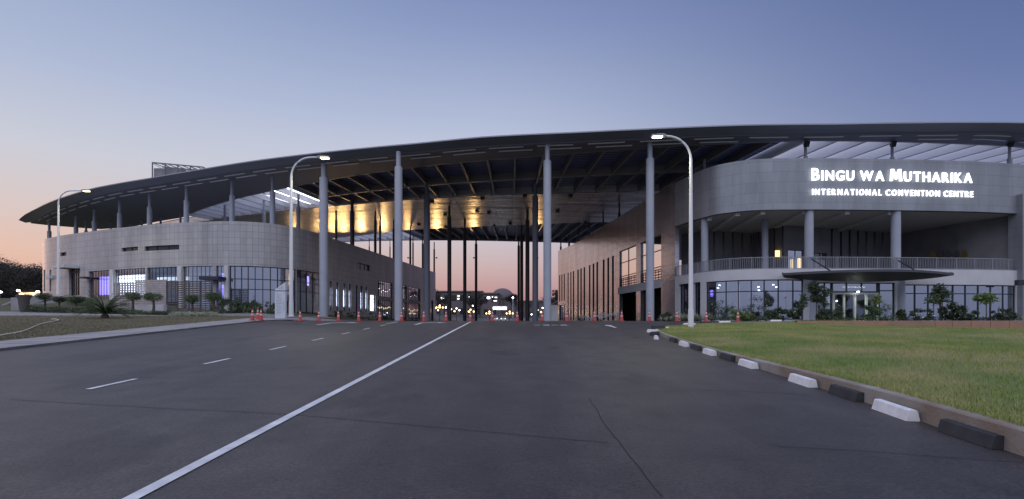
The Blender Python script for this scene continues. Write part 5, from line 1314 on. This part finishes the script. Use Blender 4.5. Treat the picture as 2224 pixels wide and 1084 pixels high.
# handrails of the stair and the ramp
def handrail(label, segs, posts):
    t = thing('handrail', label, 'handrail', (at(posts[0][0], 697, posts[0][2])))
    for xa, ya, xb, yb_, D in segs: b = MB(); b.bar(tuple(at(xa, ya, D)), tuple(at(xb, yb_, D)), .07, .07); b.build('rail', 'rail', t)
    for px, y0, D in posts: b = MB(); b.bar(tuple(at(px, y0, D)), tuple(at(px, 697, D)), .06, .06, up=(1,0,0)); b.build('post', 'rail', t)
handrail('pale metal handrail sloping down to the right at the foot of the slotted pink wall', ((1262,684,1285,690.5,60),(1262,688,1282,692.5,60)), [(px, 684+(px-1262)*.28, 60) for px in (1262,1267,1272,1277,1282)])
handrail('pale metal ramp handrail rising to the right towards the dark undercroft opening', ((1285,690.5,1316,677.5,56.3),(1290,690,1316,681,56.3),(1300,689,1339,678.5,56),(1300,692,1339,682,56)), [(1302,688.5,56),(1316,684.5,56),(1328,681.5,56),(1338,679,56)])
for px, D, w_, h, lab in ((1262,66,1.6,.5,'low dark shrub at the far end of the slotted wall'),(1300,62,2.0,.4,'low dark shrub behind the ramp handrails')): shrub(lab, px, D, w_, h, 'leaf_dark', 500, .08, z0=1.55)
# trees on the skyline
for px, D, h, cr, yt, lab in ((1035,190,11,5,632,'spreading tree behind the thinnest left passage column'),(955,215,11,6,633,'broad tree rising behind the long dark building, next to the left wing'),(1113,230,11,3.5,637,'small tree leaning at the right side of the dome'),
    (1205,170,11.5,4.2,630,'dark tree beside the far corner of the slotted wall'),(1186,260,12,6,646,'low distant tree behind the third front column')):
    p = at(px, yt, D); z0 = g(p.x, D); tree(lab, p.x, D, z0, p.z-z0, cr, 'leaf_far', 1400, .38, trunk=.4, tr=.2, k=10)
for px, D, w_, yt, lab in ((6,130,9,572,'large dark tree at the left edge of the photo'),(28,140,9,585,'dark tree behind the small distant street lamp'),(58,120,8.5,567,'tall dark tree left of the tiled wing, highest of its group'),(82,112,6,582,'dark tree touching the left corner of the tiled wing'),(-30,120,10,560,'big dark tree just outside the left edge')):
    p = at(px, yt, D); z0 = g(p.x, D)-1; tree(lab, p.x, D, z0, p.z-z0, w_, 'leaf_far', 26000, .17, trunk=.08, tr=.3, k=34)
for px, py, D, lab in ((40,632,100,'bright distant light beside the small far lamp, left'),(82,634,104,'bright white light at the foot of the dark trees by the tiled wing'),(1,635,100,'greenish light at the left border of the photo')):
    p = at(px, py, D); t = thing('garden_light', lab, 'lamp', (p.x, D, g(p.x, D))); b = MB(); b.tube([(p.x,D,g(p.x,D)),(p.x,D,p.z)], .06, 6); b.build('pole', 'frame_dark', t); b = MB(); b.lathe((p.x,D,p.z-.15), [(0,0),(.28,.12),(.3,.28),(0,.42)], 8); b.build('globe', 'lamp_glow_cold', t, True)
b = MB(); a, c = at(42, 636, 108), at(86, 637, 108); b.box(((a.x+c.x)/2, 108, a.z-.4), (c.x-a.x, .3, 1.0)); tag(b.build('glow_wall', 'window_warm', None), 'low wall with a built-in glow between two bright lights at the far left', 'low wall')  # lamplight on this wall is put in as the wall's own glow

# trees standing behind the camera position, mirrored in the glass fronts
for k, (x, y, h) in enumerate(((-70,-30,9),(-48,-42,11),(-28,-38,8),(-8,-50,12),(12,-40,9),(30,-46,11),(52,-38,9),(75,-30,11))):
    tree('dark roadside tree behind the viewpoint, mirrored in the glass fronts', x, y, g(x, y), h, h*.48, 'leaf_dark', 2500, .3, trunk=.2, tr=.25, k=16, group='roadside trees behind the viewpoint')

for x0, x1, lab, m_ in ((1552,1700,'dark ground cover filling the bed below the left drum windows','leaf_dark'),(1975,2200,'dark ground cover filling the bed below the right drum windows','leaf_dark'),(1790,1945,'low planting edge along the bed before the entrance','leaf_mid')):
    cs = [((px-CX)/F*40.9, 40.9+random.uniform(-.3,.3), 1.62+.12) for px in range(x0, x1, 11)]
    tag(leaves(cs, [(.5, .5, random.uniform(.16,.42)) for _ in cs], 90*len(cs), .07, m_, 'ground_cover', None, hollow=.2), lab, 'ground cover', kind='stuff')

b = MB()                        # strings of small warm and white bulbs inside the hall windows
for px in np.arange(822, 914, 2.6):
    if 854 < px < 869 or 883 < px < 887: continue
    q, D = LP.at_px(float(px)); z = 3.55+random.uniform(-.25,.25); p = LP.pos(q, -.5); b.lathe((p.x, p.y, z), [(0,0),(.11,.08),(.13,.14),(.09,.22),(0,.26)], 6)
b.build('bulb_string', 'globe_glow', lw)['kind'] = 'stuff'
b = MB()
for px in np.arange(822, 914, 4.2):
    if 854 < px < 869 or 883 < px < 887: continue
    q, D = LP.at_px(float(px)); z = 6.5+.25*math.sin(px*.6)+random.uniform(-.1,.1); p = LP.pos(q, -.5); b.lathe((p.x, p.y, z), [(0,0),(.07,.05),(.08,.09),(0,.16)], 6)
b.build('bulb_string', 'lamp_glow_cold', lw)['kind'] = 'stuff'
# ceiling spots behind the drum windows
for px, py in ((1557,621),(1553,627),(1650,625),(1651,632),(1684,620),(1691,625),(1858,635.5)):
    q = RP.at_px(px)[0]; p = RP.pos(q, -.45 if px != 1858 else .35); b = MB(); b.lathe((p.x, p.y, EYE+(HY-py)/F*p.y), [(0,0),(.10,.03),(.12,.07),(.09,.11),(0,.13)], 8); b.build('spot_light', 'lamp_glow_cold', rw, True)

q = RP.at_px(1858)[0]; p = RP.pos(q, -1.2)      # lobby ceiling light over the entrance doors
l = bpy.data.lights.new('lobby_light', 'AREA'); l.energy = 160; l.color = (.95, 1.0, .78); l.size = 2.2; o = bpy.data.objects.new('lobby_light', l); COL.objects.link(o); o.location = (p.x, p.y, EYE+3.1)
l2 = bpy.data.lights.new('porch_light', 'SPOT'); l2.energy = 60; l2.color = (1.0, .97, .8); l2.spot_size = R(120); o = bpy.data.objects.new('porch_light', l2); COL.objects.link(o); p = RP.pos(q, .8); o.location = (p.x, p.y, EYE+3.0)
